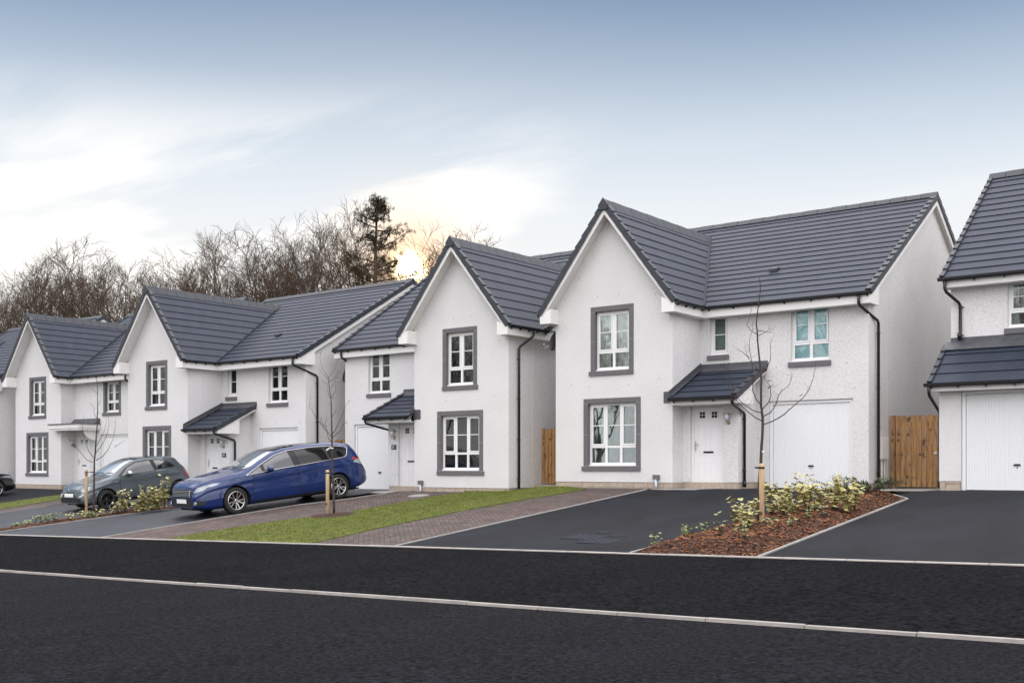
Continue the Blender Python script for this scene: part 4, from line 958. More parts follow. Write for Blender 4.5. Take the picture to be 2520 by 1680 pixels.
T2_ = [[(0.03,0.01),(0.02,0.43),(-0.01,0.99),(-0.02,1.55),(-0.02,1.89),(-0.03,2.25),(-0.04,2.73),(-0.06,2.89),(-0.09,3.14),(-0.11,3.34)],[(-0.11,3.34),(-0.25,3.56),(-0.29,3.79),(-0.26,4.07)],[(-0.11,3.35),(0.03,3.51),(0.12,3.73),(0.26,3.93)],[(-0.11,3.3),(-0.27,3.45),(-0.37,3.65)],[(-0.12,3.19),(-0.27,3.26),(-0.39,3.51)],[(-0.09,3.23),(0.09,3.37),(0.13,3.51)],[(-0.06,2.86),(-0.15,3.0),(-0.13,3.23)],[(-0.04,2.86),(0.06,3.03),(0.06,3.23),(0.02,3.42)],[(-0.05,3.09),(0.01,3.2),(0.01,3.34)],[(-0.02,1.96),(0.12,2.14),(0.26,2.42),(0.35,2.64),(0.49,2.78)],[(-0.02,1.89),(-0.19,2.11),(-0.36,2.33),(-0.4,2.42),(-0.5,2.61),(-0.48,3.0)],[(-0.02,1.86),(0.17,2.05),(0.24,2.25),(0.35,2.22)],[(-0.04,1.78),(-0.15,1.91),(-0.19,2.14),(-0.2,2.28),(-0.16,2.45)],[(-0.02,2.39),(0.03,2.5),(0.09,2.56)],[(-0.2,2.14),(-0.29,2.28),(-0.27,2.39)],[(-0.04,2.73),(-0.13,2.7)],[(-0.05,2.84),(0.08,2.86)]]
T1_ = [[(0.03,-0.01),(0.05,0.67),(0.06,1.62),(0.09,1.88),(0.14,2.62),(0.15,2.88),(0.16,3.27),(0.15,3.9),(0.1,4.11)],[(0.1,1.62),(0.34,1.72),(0.6,1.93),(0.74,2.2),(0.81,2.51),(0.86,2.88)],[(0.65,2.01),(0.89,2.22)],[(0.1,1.83),(0.31,2.01),(0.49,2.3),(0.57,2.67),(0.56,2.99)],[(0.1,1.99),(0.26,2.22),(0.39,2.51),(0.48,2.83)],[(0.03,1.55),(-0.14,1.65),(-0.29,1.88),(-0.45,2.14),(-0.56,2.38),(-0.5,2.62)],[(0.04,1.7),(-0.08,1.86),(-0.16,2.17),(-0.21,2.56),(-0.19,2.96)],[(0.15,2.83),(0.07,2.99),(0.07,3.2),(-0.03,3.33)],[(0.17,3.27),(0.27,3.38),(0.28,3.59)],[(0.15,3.59),(0.03,3.75)],[(0.39,2.41),(0.61,2.38)],[(0.15,2.99),(0.28,3.04)]]
PL1_ = [(-8.99,14.99,0.22),(-8.88,15.93,0.3),(-8.38,15.47,0.2),(-8.69,16.62,0.25),(-8.91,17.83,0.5),(-7.88,15.62,0.4),(-7.88,16.57,0.5),(-7.31,15.27,0.3),(-7.52,16.62,0.2),(-7.34,16.98,0.22),(-7.37,17.84,0.22),(-7.33,18.41,0.25),(-8.25,18.29,0.6),(-7.95,18.14,0.65),(-7.87,18.44,0.6),(-7.77,18.74,0.6),(-7.65,18.95,0.75),(-7.46,19.18,0.65),(-7.21,19.2,0.75),(-7.24,19.61,0.6),(-8.76,19.66,0.6),(-8.28,19.71,0.6),(-7.77,20.2,0.6)]
PL2_ = [(-30.18,15.71,0.15),(-30.13,15.9,0.15),(-30.08,16.1,0.18),(-29.68,16.34,0.35),(-29.76,16.53,0.3),(-29.32,16.58,0.38),(-29.28,16.78,0.3),(-29.14,17.2,0.25),(-29.26,17.61,0.25),(-29.02,17.74,0.2),(-28.59,17.78,0.25),(-28.69,18.09,0.3),(-28.8,18.41,0.35),(-28.75,18.63,0.4),(-28.79,18.85,0.75),(-28.7,19.08,0.5),(-28.55,19.21,1.0),(-28.59,19.44,0.7),(-28.52,19.56,1.0),(-28.37,19.69,0.8),(-28.41,19.92,1.1)]
TREES_ = [(-123.6,62.0,23.8),(-136.0,70.0,26.6),(-125.9,66.0,24.6),(-140.2,76.0,28.5),(-108.6,62.0,23.3),(-118.7,70.0,25.1),(-108.7,66.0,23.3),(-118.5,76.0,28.0),(-92.9,62.0,21.5),(-101.6,70.0,23.1),(-93.1,66.0,22.3),(-105.3,76.0,26.3),(-82.9,62.0,20.8),(-91.2,70.0,23.6),(-84.2,66.0,22.8),(-94.2,76.0,26.0),(-73.9,62.0,21.2),(-81.6,70.0,22.8),(-75.6,66.0,22.5),(-84.0,76.0,25.9),(-67.1,62.0,21.6),(-73.8,70.0,24.6),(-67.1,66.0,22.4),(-73.2,76.0,23.8),(-58.0,62.0,19.5),(-63.1,70.0,20.9),(-57.3,66.0,19.1),(-62.4,76.0,21.0)]
# ------------------------------------------------------------------ young street trees with stakes
YAW = 37.573
CX, CY = math.cos(R(YAW)), math.sin(R(YAW))
def young_tree(label, x, y, paths, stake_off, stake_h, seed, tie=False):
    random.seed(seed); z = zg(x, y)+.03; T = thing("young_tree", label, "tree", (x, y, z), 0, "young bare street trees tied to stakes")
    tr = MB(); br = MB(); tw = MB()
    top = paths[0][-1][1]
    def P(a, h, dpt): return (a*CX-dpt*CY, a*CY+dpt*CX, h)
    for i, path in enumerate(paths):
        slope = random.choice((-1, 1))*random.uniform(.35, .9)
        pts = []
        for k, (a, h) in enumerate(path):
            d = 0 if i == 0 else (a-path[0][0])*slope+.05*math.sin(k*1.7+i)
            pts.append(P(a, h, d))
        if i == 0: rs = [.031*(1-.93*(h/top))**.85+.0025 for a, h in path]
        else:
            r0 = .013*(1-.75*path[0][1]/top)+.002; rs = [max(.0022, r0*(1-.8*k/(len(path)-1))) for k in range(len(path))]
        # smooth the path a little
        q, qr = [], []
        for k in range(len(pts)-1):
            for f in (0, .5):
                u = Vector(pts[k]).lerp(Vector(pts[k+1]), f); q.append(u+Vector([random.uniform(-.006, .006) for _ in range(3)])*(f > 0)); qr.append(rs[k]*(1-f)+rs[k+1]*f)
        q.append(Vector(pts[-1])); qr.append(rs[-1])
        (tr if i == 0 else br).tube(q, qr, 8 if i == 0 else 6)
        for k in range(3 if i else 12, len(q)-1):              # side twigs
            for _ in range(1 if random.random() < .75 else 0):
                d = Vector((random.uniform(-1, 1), random.uniform(-1, 1), random.uniform(.0, .9))).normalized(); l = random.uniform(.05, .20)
                m_ = q[k]+d*l*.5+Vector((0, 0, .01)); tw.tube([q[k], m_, q[k]+d*l+Vector((0, 0, l*.3))], [.0022, .0017, .001], 4, cap=False)
    tr.build("trunk", M['bark'], T); br.build("branches", M['twig'], T); tw.build("twigs", M['twig'], T)
    sx, sy = stake_off
    S = MB(); S.tube([(0, 0, -.2), (0, 0, stake_h-.03), (0, 0, stake_h)], [.046, .045, .038], 10)
    o = S.build("tree_stake", M['stake'], None, loc=(x+sx, y+sy, z))
    t = MB(); t.tube([(-.0, 0, stake_h-.09), (-.0, 0, stake_h-.055)], .050, 10); t.tube([(0, 0, stake_h-.07), (-sx, -sy, stake_h-.07)], .010, 6); t.tube([(-sx, -sy, stake_h-.085), (-sx, -sy, stake_h-.055)], .042, 10)
    t.build("tie", M['black'], o)
    if tie:
        k = MB(); a = paths[0][4]; p = P(a[0], tie, 0); k.tube([(p[0], p[1], p[2]-.012), (p[0], p[1], p[2]+.012)], .034, 10)
        if tie > 1.5: k.prism([(p[0]-.03, p[1]-.03, p[2]), (p[0]-.16, p[1]-.05, p[2]-.07), (p[0]-.15, p[1]-.05, p[2]-.02), (p[0], p[1]-.03, p[2]+.04)], (0, .01, 0))
        k.build("label_tie", M['white'], T)
    return o
o = young_tree("young bare tree rising from the nearest bed of yellow shrubs", -8.1, 17.4, T3_, (.075*CX+.02, .075*CY-.05), 1.10, 1, 1.30); tag(o, "round timber stake in the nearest planting bed among variegated leaves", "stake")
o = young_tree("young bare tree in a mulch ring on the lawn before the blue car", -19.86, 18.62, T2_, (-.115*CX, -.115*CY-.02), 1.09, 2, 1.62); tag(o, "round timber stake on the lawn in front of the blue car", "stake")
o = young_tree("young bare tree before the grey hatchback bonnet", -29.87, 18.3, T1_, (-.18*CX, -.18*CY), 1.33, 3, 1.42); tag(o, "round timber stake in front of the grey hatchback", "stake")

# ------------------------------------------------------------------ bedding plants
def plant(name, label, cat, x, y, z, h, leafm, nst, nlf, ls, spread, group):
    T = thing(name, label, cat, (x, y, z), 0, group); st = MB(); lf = MB()
    for i in range(nst):
        a = random.uniform(0, 6.283); sp = spread*random.uniform(.2, 1); hh = h*random.uniform(.6, 1.05)
        pts = [Vector((0, 0, -.02)), Vector((math.cos(a)*sp*.5, math.sin(a)*sp*.5, hh*.5)), Vector((math.cos(a)*sp, math.sin(a)*sp, hh))]
        st.tube(pts, [.004, .003, .0015], 4, cap=False)
        n = max(3, int(nlf/nst))
        for k in range(n):
            f = random.uniform(.18, 1.0); p = pts[0].lerp(pts[1], f*2) if f < .5 else pts[1].lerp(pts[2], f*2-1)
            b = random.uniform(0, 6.283); r = ls*random.uniform(.55, 1.15); d = Vector((math.cos(b), math.sin(b), random.uniform(-.6, .5))).normalized()
            u = d.cross(Vector((random.uniform(-.4, .4), random.uniform(-.4, .4), 1))).normalized(); c = p+d*r*.9; nn = d.cross(u)
            pr = [(-1, 0), (-.55, .75), (.2, .85), (1.05, 0), (.2, -.85), (-.55, -.75)]
            v = [tuple(c+d*r*q+u*r*.8*w+nn*r*.25*abs(w)) for q, w in pr]
            lf.face([v[0], v[1], v[2], v[3]]); lf.face([v[0], v[3], v[4], v[5]])
    st.build("stems", M['twig'], T, recalc=False); lf.build("leaves", leafm, T, recalc=False); return T
random.seed(21)
desc1 = ["tiny sprig at the road corner of the nearest bed", "low green plant on the left edge of the nearest bed", "small tuft in the left part of the nearest bed, set in from its edge", "thin plant on the left edge of the nearest bed, third from the kerb", "tall spindly stem left of the staked tree in the nearest bed",
 "bushy green clump left of the stake in the nearest bed, nearer the road", "leafy clump just left of the stake in the nearest bed", "trailing green plant lowest in the middle of the nearest bed", "flat sprig right of the stake foot in the nearest bed", "low sprig right of the stake, at the front of the yellow mass",
 "low green plant below the middle of the yellow mass in the nearest bed", "small sprig at the front right of the yellow mass", "leafy stem close behind the stake in the nearest bed", "second leafy shrub behind the stake, thick with yellow leaves", "yellow shrub near the middle front of the nearest bed",
 "full yellow shrub in the centre of the nearest bed", "tallest shrub with bare tip in the nearest bed", "yellow shrub right of the tallest one in the nearest bed", "tall shrub with thin bare twig near the right edge of the nearest bed", "yellow green shrub at the right end of the mass beside the juniper",
 "shrub at the back left of the yellow mass, behind the tree trunk", "shrub at the back middle of the yellow mass, before the garage door", "shrub at the back right of the yellow mass, next to the juniper"]
for (x, y, h), d in zip(PL1_, desc1):
    big = h >= .5; hh = h*(.95 if big else 1)
    plant("variegated_shrub" if big else "low_plant", d, "shrub" if big else "plant", max(-8.7, x), y, mz1(max(-8.7, x), y)-.01, hh, M['leaf'] if big else M['leafg'], 8 if big else 7, 92 if big else 34, .060 if big else .034, .27 if big else .18, "variegated shrubs and low plants in the nearest bed")
desc2 = ["small sprig at the far left end of the farther bed", "second small sprig from the left end of the farther bed", "low tuft near the left end of the farther bed", "feathery green plant at left in the farther bed, larger of a pair", "feathery green plant at left in the farther bed, smaller of a pair", "taller feathery plant midway to the stake in the farther bed", "low feathery plant midway to the stake in the farther bed",
 "thin plant left of the stake in the farther bed", "pale leafy sprig touching the stake in the farther bed", "low pale leaves right of the stake foot in the farther bed", "low spreading yellow plant right of the leftmost stake", "yellow plant in front of the grey hatchback wheel", "pale shrub below the grey hatchback wheel", "leafy shrub just right of the grey hatchback wheel", "upright yellow shrub in front of the grey hatchback door",
 "dense yellow shrub before the grey hatchback sill", "tall yellow shrub midway between the two cars", "broad yellow shrub left of the blue bonnet", "tall shrub with thin top left of the blue bonnet", "yellow shrub touching the blue bumper in view", "tallest yellow shrub right against the blue car's nose"]
for (x, y, h), d in zip(PL2_, desc2):
    x = max(-29.6, min(x, -29.02 if y < 19 else -28.6)); big = h >= .5
    plant("variegated_shrub" if big else "low_plant", d, "shrub" if big else "plant", x, y, mz2(x, y)-.01, h*.9, M['leaf'] if h >= .25 and y > 17 else M['leafg'], 8, 110 if big else 46, .066 if big else .042, .27 if big else .2, "shrubs and low plants in the farther bed")
def juniper(x, y, label, n=620, w=.75, h=.42):
    T = thing("juniper", label, "shrub", (x, y, mz1(x, y)), 0); s_ = MB(); l = MB()
    for i in range(30):
        a = random.uniform(0, 6.283); d = Vector((math.cos(a), math.sin(a)*.8, random.uniform(.15, .7))); L_ = w*random.uniform(.5, 1.1)
        pts = [Vector((0, 0, 0)), d*L_*.5+Vector((0, 0, .05)), Vector((d.x*L_, d.y*L_, min(h, d.z*L_*.7)))]
        s_.tube(pts, [.006, .004, .002], 4, cap=False)
        for k in range(n//30):
            f = random.uniform(.15, 1); p = pts[0].lerp(pts[1], f*2) if f < .5 else pts[1].lerp(pts[2], f*2-1)
            e = (d+Vector([random.uniform(-.9, .9) for _ in range(3)])).normalized(); u = e.cross(Vector((0, 0, 1))).normalized()
            r = random.uniform(.04, .11); l.face([tuple(p-u*.006), tuple(p+u*.006), tuple(p+e*r+u*.010), tuple(p+e*r*1.2), tuple(p+e*r-u*.010)])
    s_.build("stems", M['twig'], T, recalc=False); l.build("foliage", M['juni'], T, recalc=False)
juniper(-7.75, 22.0, "spreading dark juniper at the top corner of the nearest bed by the drive", 900); juniper(-8.35, 21.6, "low juniper behind the yellow shrubs, left of the spreading one", 500, .55, .3)

# ------------------------------------------------------------------ winter wood behind the houses
def bare_tree_mesh(seed, H=20.0):
    random.seed(seed); tr = MB(); cr = MB()
    def limb(mb, p, d, L, r, n, bend, up):
        pts = [p]; q = p.copy(); d = d.copy()
        for k in range(n):
            d = (d+Vector([random.uniform(-bend, bend) for _ in range(3)])+Vector((0, 0, up))).normalized(); q = q+d*L/n; pts.append(q.copy())
        return pts, d
    def grow(p, d, L, r, lev):
        n = 5 if lev < 2 else (4 if lev < 4 else 3)
        pts, dd = limb(cr, p, d, L, r, n, .085+.022*lev, .085 if lev < 4 else .03)
        sides = 6 if lev == 0 else (4 if lev < 3 else 3)
        rs = [r*(1-.62*k/n) for k in range(n+1)]
        if lev >= 5: rs = [r, r*.8, r*.6, r*.4]
        cr.tube(pts, rs, sides, cap=False, smooth=lev < 3)
        if lev >= 5: return
        kids = [4, 4, 3, 4, 3][lev]
        for k in range(kids):
            f = .25+.75*(k+random.uniform(.2, 1))/kids; f = min(1, f); i = min(n-1, int(f*n)); b = pts[i].lerp(pts[i+1], f*n-i)
            dv = (pts[i+1]-pts[i]).normalized(); ax = dv.cross(Vector([random.uniform(-1, 1) for _ in range(3)])).normalized()
            ang = random.uniform(.30, .70) if lev < 3 else random.uniform(.3, .85)
            nd = (dv*math.cos(ang)+ax*math.sin(ang)).normalized()
            grow(b, nd, L*random.uniform(.54, .76)*(1-.15*f), max(.013, rs[i]*(.70 if lev < 2 else .72)), lev+1)
    th = H*random.uniform(.20, .30); lean = Vector((random.uniform(-.06, .06), random.uniform(-.06, .06), 1)).normalized()
    pts, dd = limb(tr, Vector((0, 0, -.5)), lean, th+.5, .3, 5, .05, .05); tr.tube(pts, [.30, .27, .25, .24, .22, .20], 8)
    nl = random.choice((3, 4, 4, 5))
    for k in range(nl):
        a = 6.283*k/nl+random.uniform(-.4, .4); tilt = random.uniform(.18, .52)
        grow(pts[-1]-Vector((0, 0, random.uniform(0, 1.2))), Vector((math.cos(a)*tilt, math.sin(a)*tilt, 1)).normalized(), H*random.uniform(.34, .44), .16, 0)
    zmax = sorted(v[2] for v in cr.v)[int(len(cr.v)*.997)]
    return tr, cr, zmax
variants = []
for sd in (101, 102, 103, 104, 105, 106):
    tr, cr, zm = bare_tree_mesh(sd); T = bpy.data.objects.new("bare_tree", None); COL.objects.link(T)
    a = tr.build("trunk", M['bark2'], T); b = cr.build("crown", M['twig2'], T, recalc=False); variants.append((T, a, b, zm))
NAMES = ["at the left edge of the photo", "first full crown from the left edge", "second crown from the left, partly behind its neighbour", "third crown from the left, above the leftmost pair of roofs", "slender tree above the flat canopied house's ridge", "back tree between two darker trunks at left", "thick stemmed tree right of the leftmost gable", "tall wide crown left of the blue car's house", "tree whose limbs touch the gable peak behind the blue car", "back tree over the roof peak of the house with slatted blind", "tree just right of that roof peak", "forked tree standing in a gap of sky over the grey roof valley",
 "low crowned tree above the small distant ridge end", "back tree above the roof valley", "tree of fine upright twigs above the middle roof", "higher tree right of the roof valley", "tree left of the tall dense group", "back tree at the foot of the dense group", "left tree of the tall dense group", "tall tree left of the pine", "back tree directly left of the pine", "tree touching the pine", "tree behind the pine trunk", "rounded crown over the sun", "crown cut by the gable right of the sun", "tree showing only twigs above the gable ridge", "last tree, a few twigs over the tiled ridge at right"]
random.seed(77); used = set(); TG = "bare winter trees behind the houses"
TREES_ = [t for t in TREES_ if t[:2] != (-63.1, 70.0)]
TREES_ = [(x, y, h-(2.0 if x > -58.5 and y != 62.0 else 0)) for x, y, h in TREES_]
DROP = (1, 5, 9, 10, 13, 15, 17, 20, 22, 23)
NAMES = [n for i, n in enumerate(NAMES) if i not in DROP]; TREES_ = [t for i, t in enumerate(TREES_) if i not in DROP]
for i, (x, y, h) in enumerate(TREES_):
    v = random.randrange(6) if i > 5 else i; T0, a0, b0, zm = variants[v]
    if v not in used: T, used = T0, used | {v}
    else:
        T = T0.copy(); COL.objects.link(T)
        for c in (a0, b0): k = c.copy(); COL.objects.link(k); k.parent = T
    zb_ = ZO-.9+min(3.0, max(0, (y-60)*.06)); s_ = (h-1.0+.9-(zb_-ZO+.9))/zm
    T.location = (x, y, zb_); T.rotation_euler = (0, 0, random.uniform(0, 6.28)); T.scale = (s_*random.uniform(1.05, 1.3), s_*random.uniform(1.05, 1.3), s_)
    tag(T, "bare brown tree, "+NAMES[i], "tree", TG)
BACK = []
for i, (x, y, h) in enumerate(BACK):
    v = i % 6; T0, a0, b0, zm = variants[v]; T = T0.copy(); COL.objects.link(T); used.add(v)
    for c in (a0, b0): k = c.copy(); COL.objects.link(k); k.parent = T
    s_ = h/zm; T.location = (x, y, ZO+.3); T.rotation_euler = (0, 0, random.uniform(0, 6.28)); T.scale = (s_*1.1, s_*1.1, s_)
    tag(T, "bare winter tree in the tangled back row of the wood", "tree", TG+", back row")
# more of the same wood stands across the road behind the viewer and shows in the window panes
for i, (x, y, h) in enumerate([(-112, -26, 15), (-98, -30, 16), (-86, -25, 14), (-74, -29, 16), (-65, -24, 15), (-56, -28, 16), (-49, -24, 14), (-42, -28, 17), (-35, -23, 15), (-29, -27, 16), (-22, -24, 15), (-15, -28, 16), (-7, -25, 15), (-80, -20, 12), (-61, -20, 12), (-45, -20, 12), (-32, -20, 13), (-18, -20, 12)]):
    T0, a0, b0, zm = variants[(i*5+1) % 6]; T = T0.copy(); COL.objects.link(T); used.add((i*5+1) % 6)
    for c in (a0, b0): k = c.copy(); COL.objects.link(k); k.parent = T
    s_ = h*1.0/zm; T.location = (x, y, ZO-1.9); T.rotation_euler = (0, 0, i*1.3); T.scale = (s_*1.2, s_*1.2, s_); tag(T, "bare tree across the road, seen only as a reflection in the panes", "tree", "bare trees reflected in the windows")
for v in range(6):
    if v not in used:
        for q in variants[v][1:3]: bpy.data.objects.remove(q)
        bpy.data.objects.remove(variants[v][0])
# the tall pine
random.seed(9)
PH = 20.5; px_, py_ = -57.3, 58.0
T = thing("pine_tree", "tall dark pine rising above the bare trees near the sun", "tree", (px_, py_, ZO-.9)); tr = MB(); ndl = MB()
tp = [Vector((.25*math.sin(k*.7), .2*math.cos(k*.9), k*PH/12)) for k in range(13)]; tr.tube(tp, [.34*(1-.9*k/12)+.02 for k in range(13)], 8)
for i in range(88):
    f = random.uniform(.25, 1)**.55; hgt = PH*f
    if hgt < PH*.68 and random.random() < .55: continue
    base = tp[min(11, int(f*12))].lerp(tp[min(12, int(f*12)+1)], f*12-int(f*12)) if f < 1 else tp[12]
    a = random.uniform(0, 6.283); L_ = (.5+2.9*math.sin(min(1, (1-f)*3.4)*1.57))*random.uniform(.55, 1.15)*(1 if f > .66 else .7)
    d = Vector((math.cos(a), math.sin(a), random.uniform(.15, .6))); e = base+d.normalized()*L_; mid = base.lerp(e, .5)+Vector((0, 0, -.12)); tr.tube([base, mid, e], [.06, .04, .02], 4, cap=False)
    for c in range(int(5+L_*4)):
        q = mid.lerp(e, random.uniform(-.1, 1.1))+Vector([random.uniform(-.35, .35) for _ in range(3)])
        for n_ in range(26):
            u = Vector([random.gauss(0, 1) for _ in range(3)]).normalized(); u.z = abs(u.z)*.9; r = random.uniform(.14, .30); w = u.cross(Vector((.3, .2, 1))).normalized()*.022; q2 = q+Vector([random.uniform(-.12, .12) for _ in range(3)])
            ndl.face([tuple(q2-w), tuple(q2+w), tuple(q2+u*r)])
tr.build("trunk", M['bark2'], T); ndl.build("foliage", M['needle'], T, recalc=False)
# ------------------------------------------------------------------ cars
def paint(name, col, metal=.55, rough=.28):
    m = mat(name, col, rough, metal, .2, coat=1); return m
PB = paint("blue_paint", (.0007, .0165, .100), .0, .35); PG = paint("grey_paint", (.080, .098, .112), .3, .3); PK = paint("black_paint", (.008, .008, .010), .3, .2)
CG = mat("car_glass", (.012, .015, .018), .03, spec=1.0, coat=1); CG2 = mat("privacy_glass", (.004, .004, .005), .05, spec=.6); WS = mat("windscreen_glass", (.16, .19, .21), .04, spec=1.0, coat=1)  # windscreen base colour lightened to imitate the sky reflected in it
CHR = mat("chrome", (.75, .75, .76), .12, metal=1); TY = mat("tyre_rubber", (.014, .013, .012), .8); RIM = mat("alloy", (.55, .55, .56), .25, metal=1); RIMD = mat("dark_alloy", (.10, .10, .11), .3, metal=1)
LAMP = mat("headlamp_glass", (.24, .27, .30), .08, spec=.9, coat=1); RED = mat("rear_lamp_red", (.30, .006, .008), .12, coat=1); TRIM = mat("dark_trim", (.012, .012, .013), .55); SKIN = mat("seat_fabric", (.05, .05, .055), .9)
def smoothtab(tab, x):
    xs = [p[0] for p in tab]
    if x <= xs[0]: return tab[0][1]
    if x >= xs[-1]: return tab[-1][1]
    for i in range(len(tab)-1):
        if x <= xs[i+1]:
            h = xs[i+1]-xs[i]; t = (x-xs[i])/h
            def sl(j):
                if j <= 0: return (tab[1][1]-tab[0][1])/(xs[1]-xs[0])
                if j >= len(tab)-1: return (tab[-1][1]-tab[-2][1])/(xs[-1]-xs[-2])
                a = (tab[j][1]-tab[j-1][1])/(xs[j]-xs[j-1]); b = (tab[j+1][1]-tab[j][1])/(xs[j+1]-xs[j])
                return 0 if a*b <= 0 else 2*a*b/(a+b)
            m0, m1 = sl(i)*h, sl(i+1)*h; y0, y1 = tab[i][1], tab[i+1][1]
            return (2*t**3-3*t*t+1)*y0+(t**3-2*t*t+t)*m0+(-2*t**3+3*t*t)*y1+(t**3-t*t)*m1
class Car:
    def __init__(s, P, sx=1, sy=1, sz=1):
        s.P = {k: ([(x*sx, y*(sy if k in ('wm', 'wb', 'wt') else sz)) for x, y in v] if isinstance(v, list) and k in ('zt', 'z0', 'zb', 'wm', 'wb', 'wt') else v) for k, v in P.items()}
        s.L = P['L']*sx; s.sx, s.sy, s.sz = sx, sy, sz; s.wr = P['wr']*sz; s.ax = [a*sx for a in P['ax']]; s.cache = {}
    def ring(s, x):
        k = round(x, 4)
        if k in s.cache: return s.cache[k]
        T = lambda n: smoothtab(s.P[n], x)
        zt, z0, zb, wm, wb, wt = T('zt'), T('z0'), T('zb'), T('wm'), T('wb'), T('wt')
        zb = min(zb, zt-.03); h = zb-z0
        key = [(0, z0), (wm*.6, z0), (wm*.93, z0+.02), (wm*.985, z0+.10*h+.03), (wm, z0+.38*h), (wm*.985, z0+.60*h), (wm*.965, z0+.74*h), (wm*.988, z0+.80*h), (wb+.012, zb-.02), (wb, zb),
               (wb+(wt-wb)*.45, zb+(zt-zb)*.50), (wt+.015, zb+(zt-zb)*.86), (wt*.93, zt-.03*min(1, (zt-zb)/.2)), (wt*.6, zt-.006), (0, zt)]
        pts = []
        nseg = [1, 1, 2, 6, 5, 3, 1, 4, 2, 5, 4, 2, 2, 3]
        for i in range(len(key)-1):
            for j in range(nseg[i]): t = j/nseg[i]; pts.append((key[i][0]*(1-t)+key[i+1][0]*t, key[i][1]*(1-t)+key[i+1][1]*t))
        pts.append(key[-1]); s.cache[k] = pts; return pts
    def side(s, x, z):
        r = s.ring(max(0, min(s.L, x))); b = 0
        for (y0, z0), (y1, z1) in zip(r, r[1:]):
            if z0 <= z <= z1 and z1 > z0: b = max(b, y0+(y1-y0)*(z-z0)/(z1-z0))
        return b
    def front(s, y, z, rear=False):
        lo, hi = 0, s.L*.35
        f = lambda x: s.side(s.L-x if rear else x, z) >= abs(y)-1e-4
        if f(0): return 0
        for _ in range(18):
            m = (lo+hi)/2
            if f(m): hi = m
            else: lo = m
        return hi
    def top(s, x, y):
        r = s.ring(x)
        for (y0, z0), (y1, z1) in list(zip(r, r[1:]))[::-1]:
            if y1 <= abs(y) <= y0 and y0 > y1: return z0+(z1-z0)*(y0-abs(y))/(y0-y1)
        return r[-1][1]
def patch(poly, fn, step=.06, smooth=True):
    bm = bmesh.new(); bm.faces.new([bm.verts.new((a, b, 0)) for a, b in poly])
    for ax in (0, 1):
        vs = [v.co[ax] for v in bm.verts]; c = min(vs)+step
        n = Vector((1, 0, 0)) if ax == 0 else Vector((0, 1, 0)); m_ = max(vs)
        while c < m_:
            bmesh.ops.bisect_plane(bm, geom=bm.verts[:]+bm.edges[:]+bm.faces[:], plane_co=n*c, plane_no=n, dist=1e-5); c += step
    mb = MB(); idx = {}
    for v in bm.verts: idx[v] = mb.add([fn(v.co.x, v.co.y)])
    for f in bm.faces:
        if smooth: mb.sm.append(len(mb.f))
        mb.f.append(tuple(idx[v] for v in f.verts))
    bm.free(); return mb
def join(*mbs):
    o = MB()
    for m in mbs:
        n = len(o.v); k = len(o.f); o.v += m.v; o.f += [tuple(i+n for i in f) for f in m.f]; o.sm += [k+i for i in m.sm]
    return o
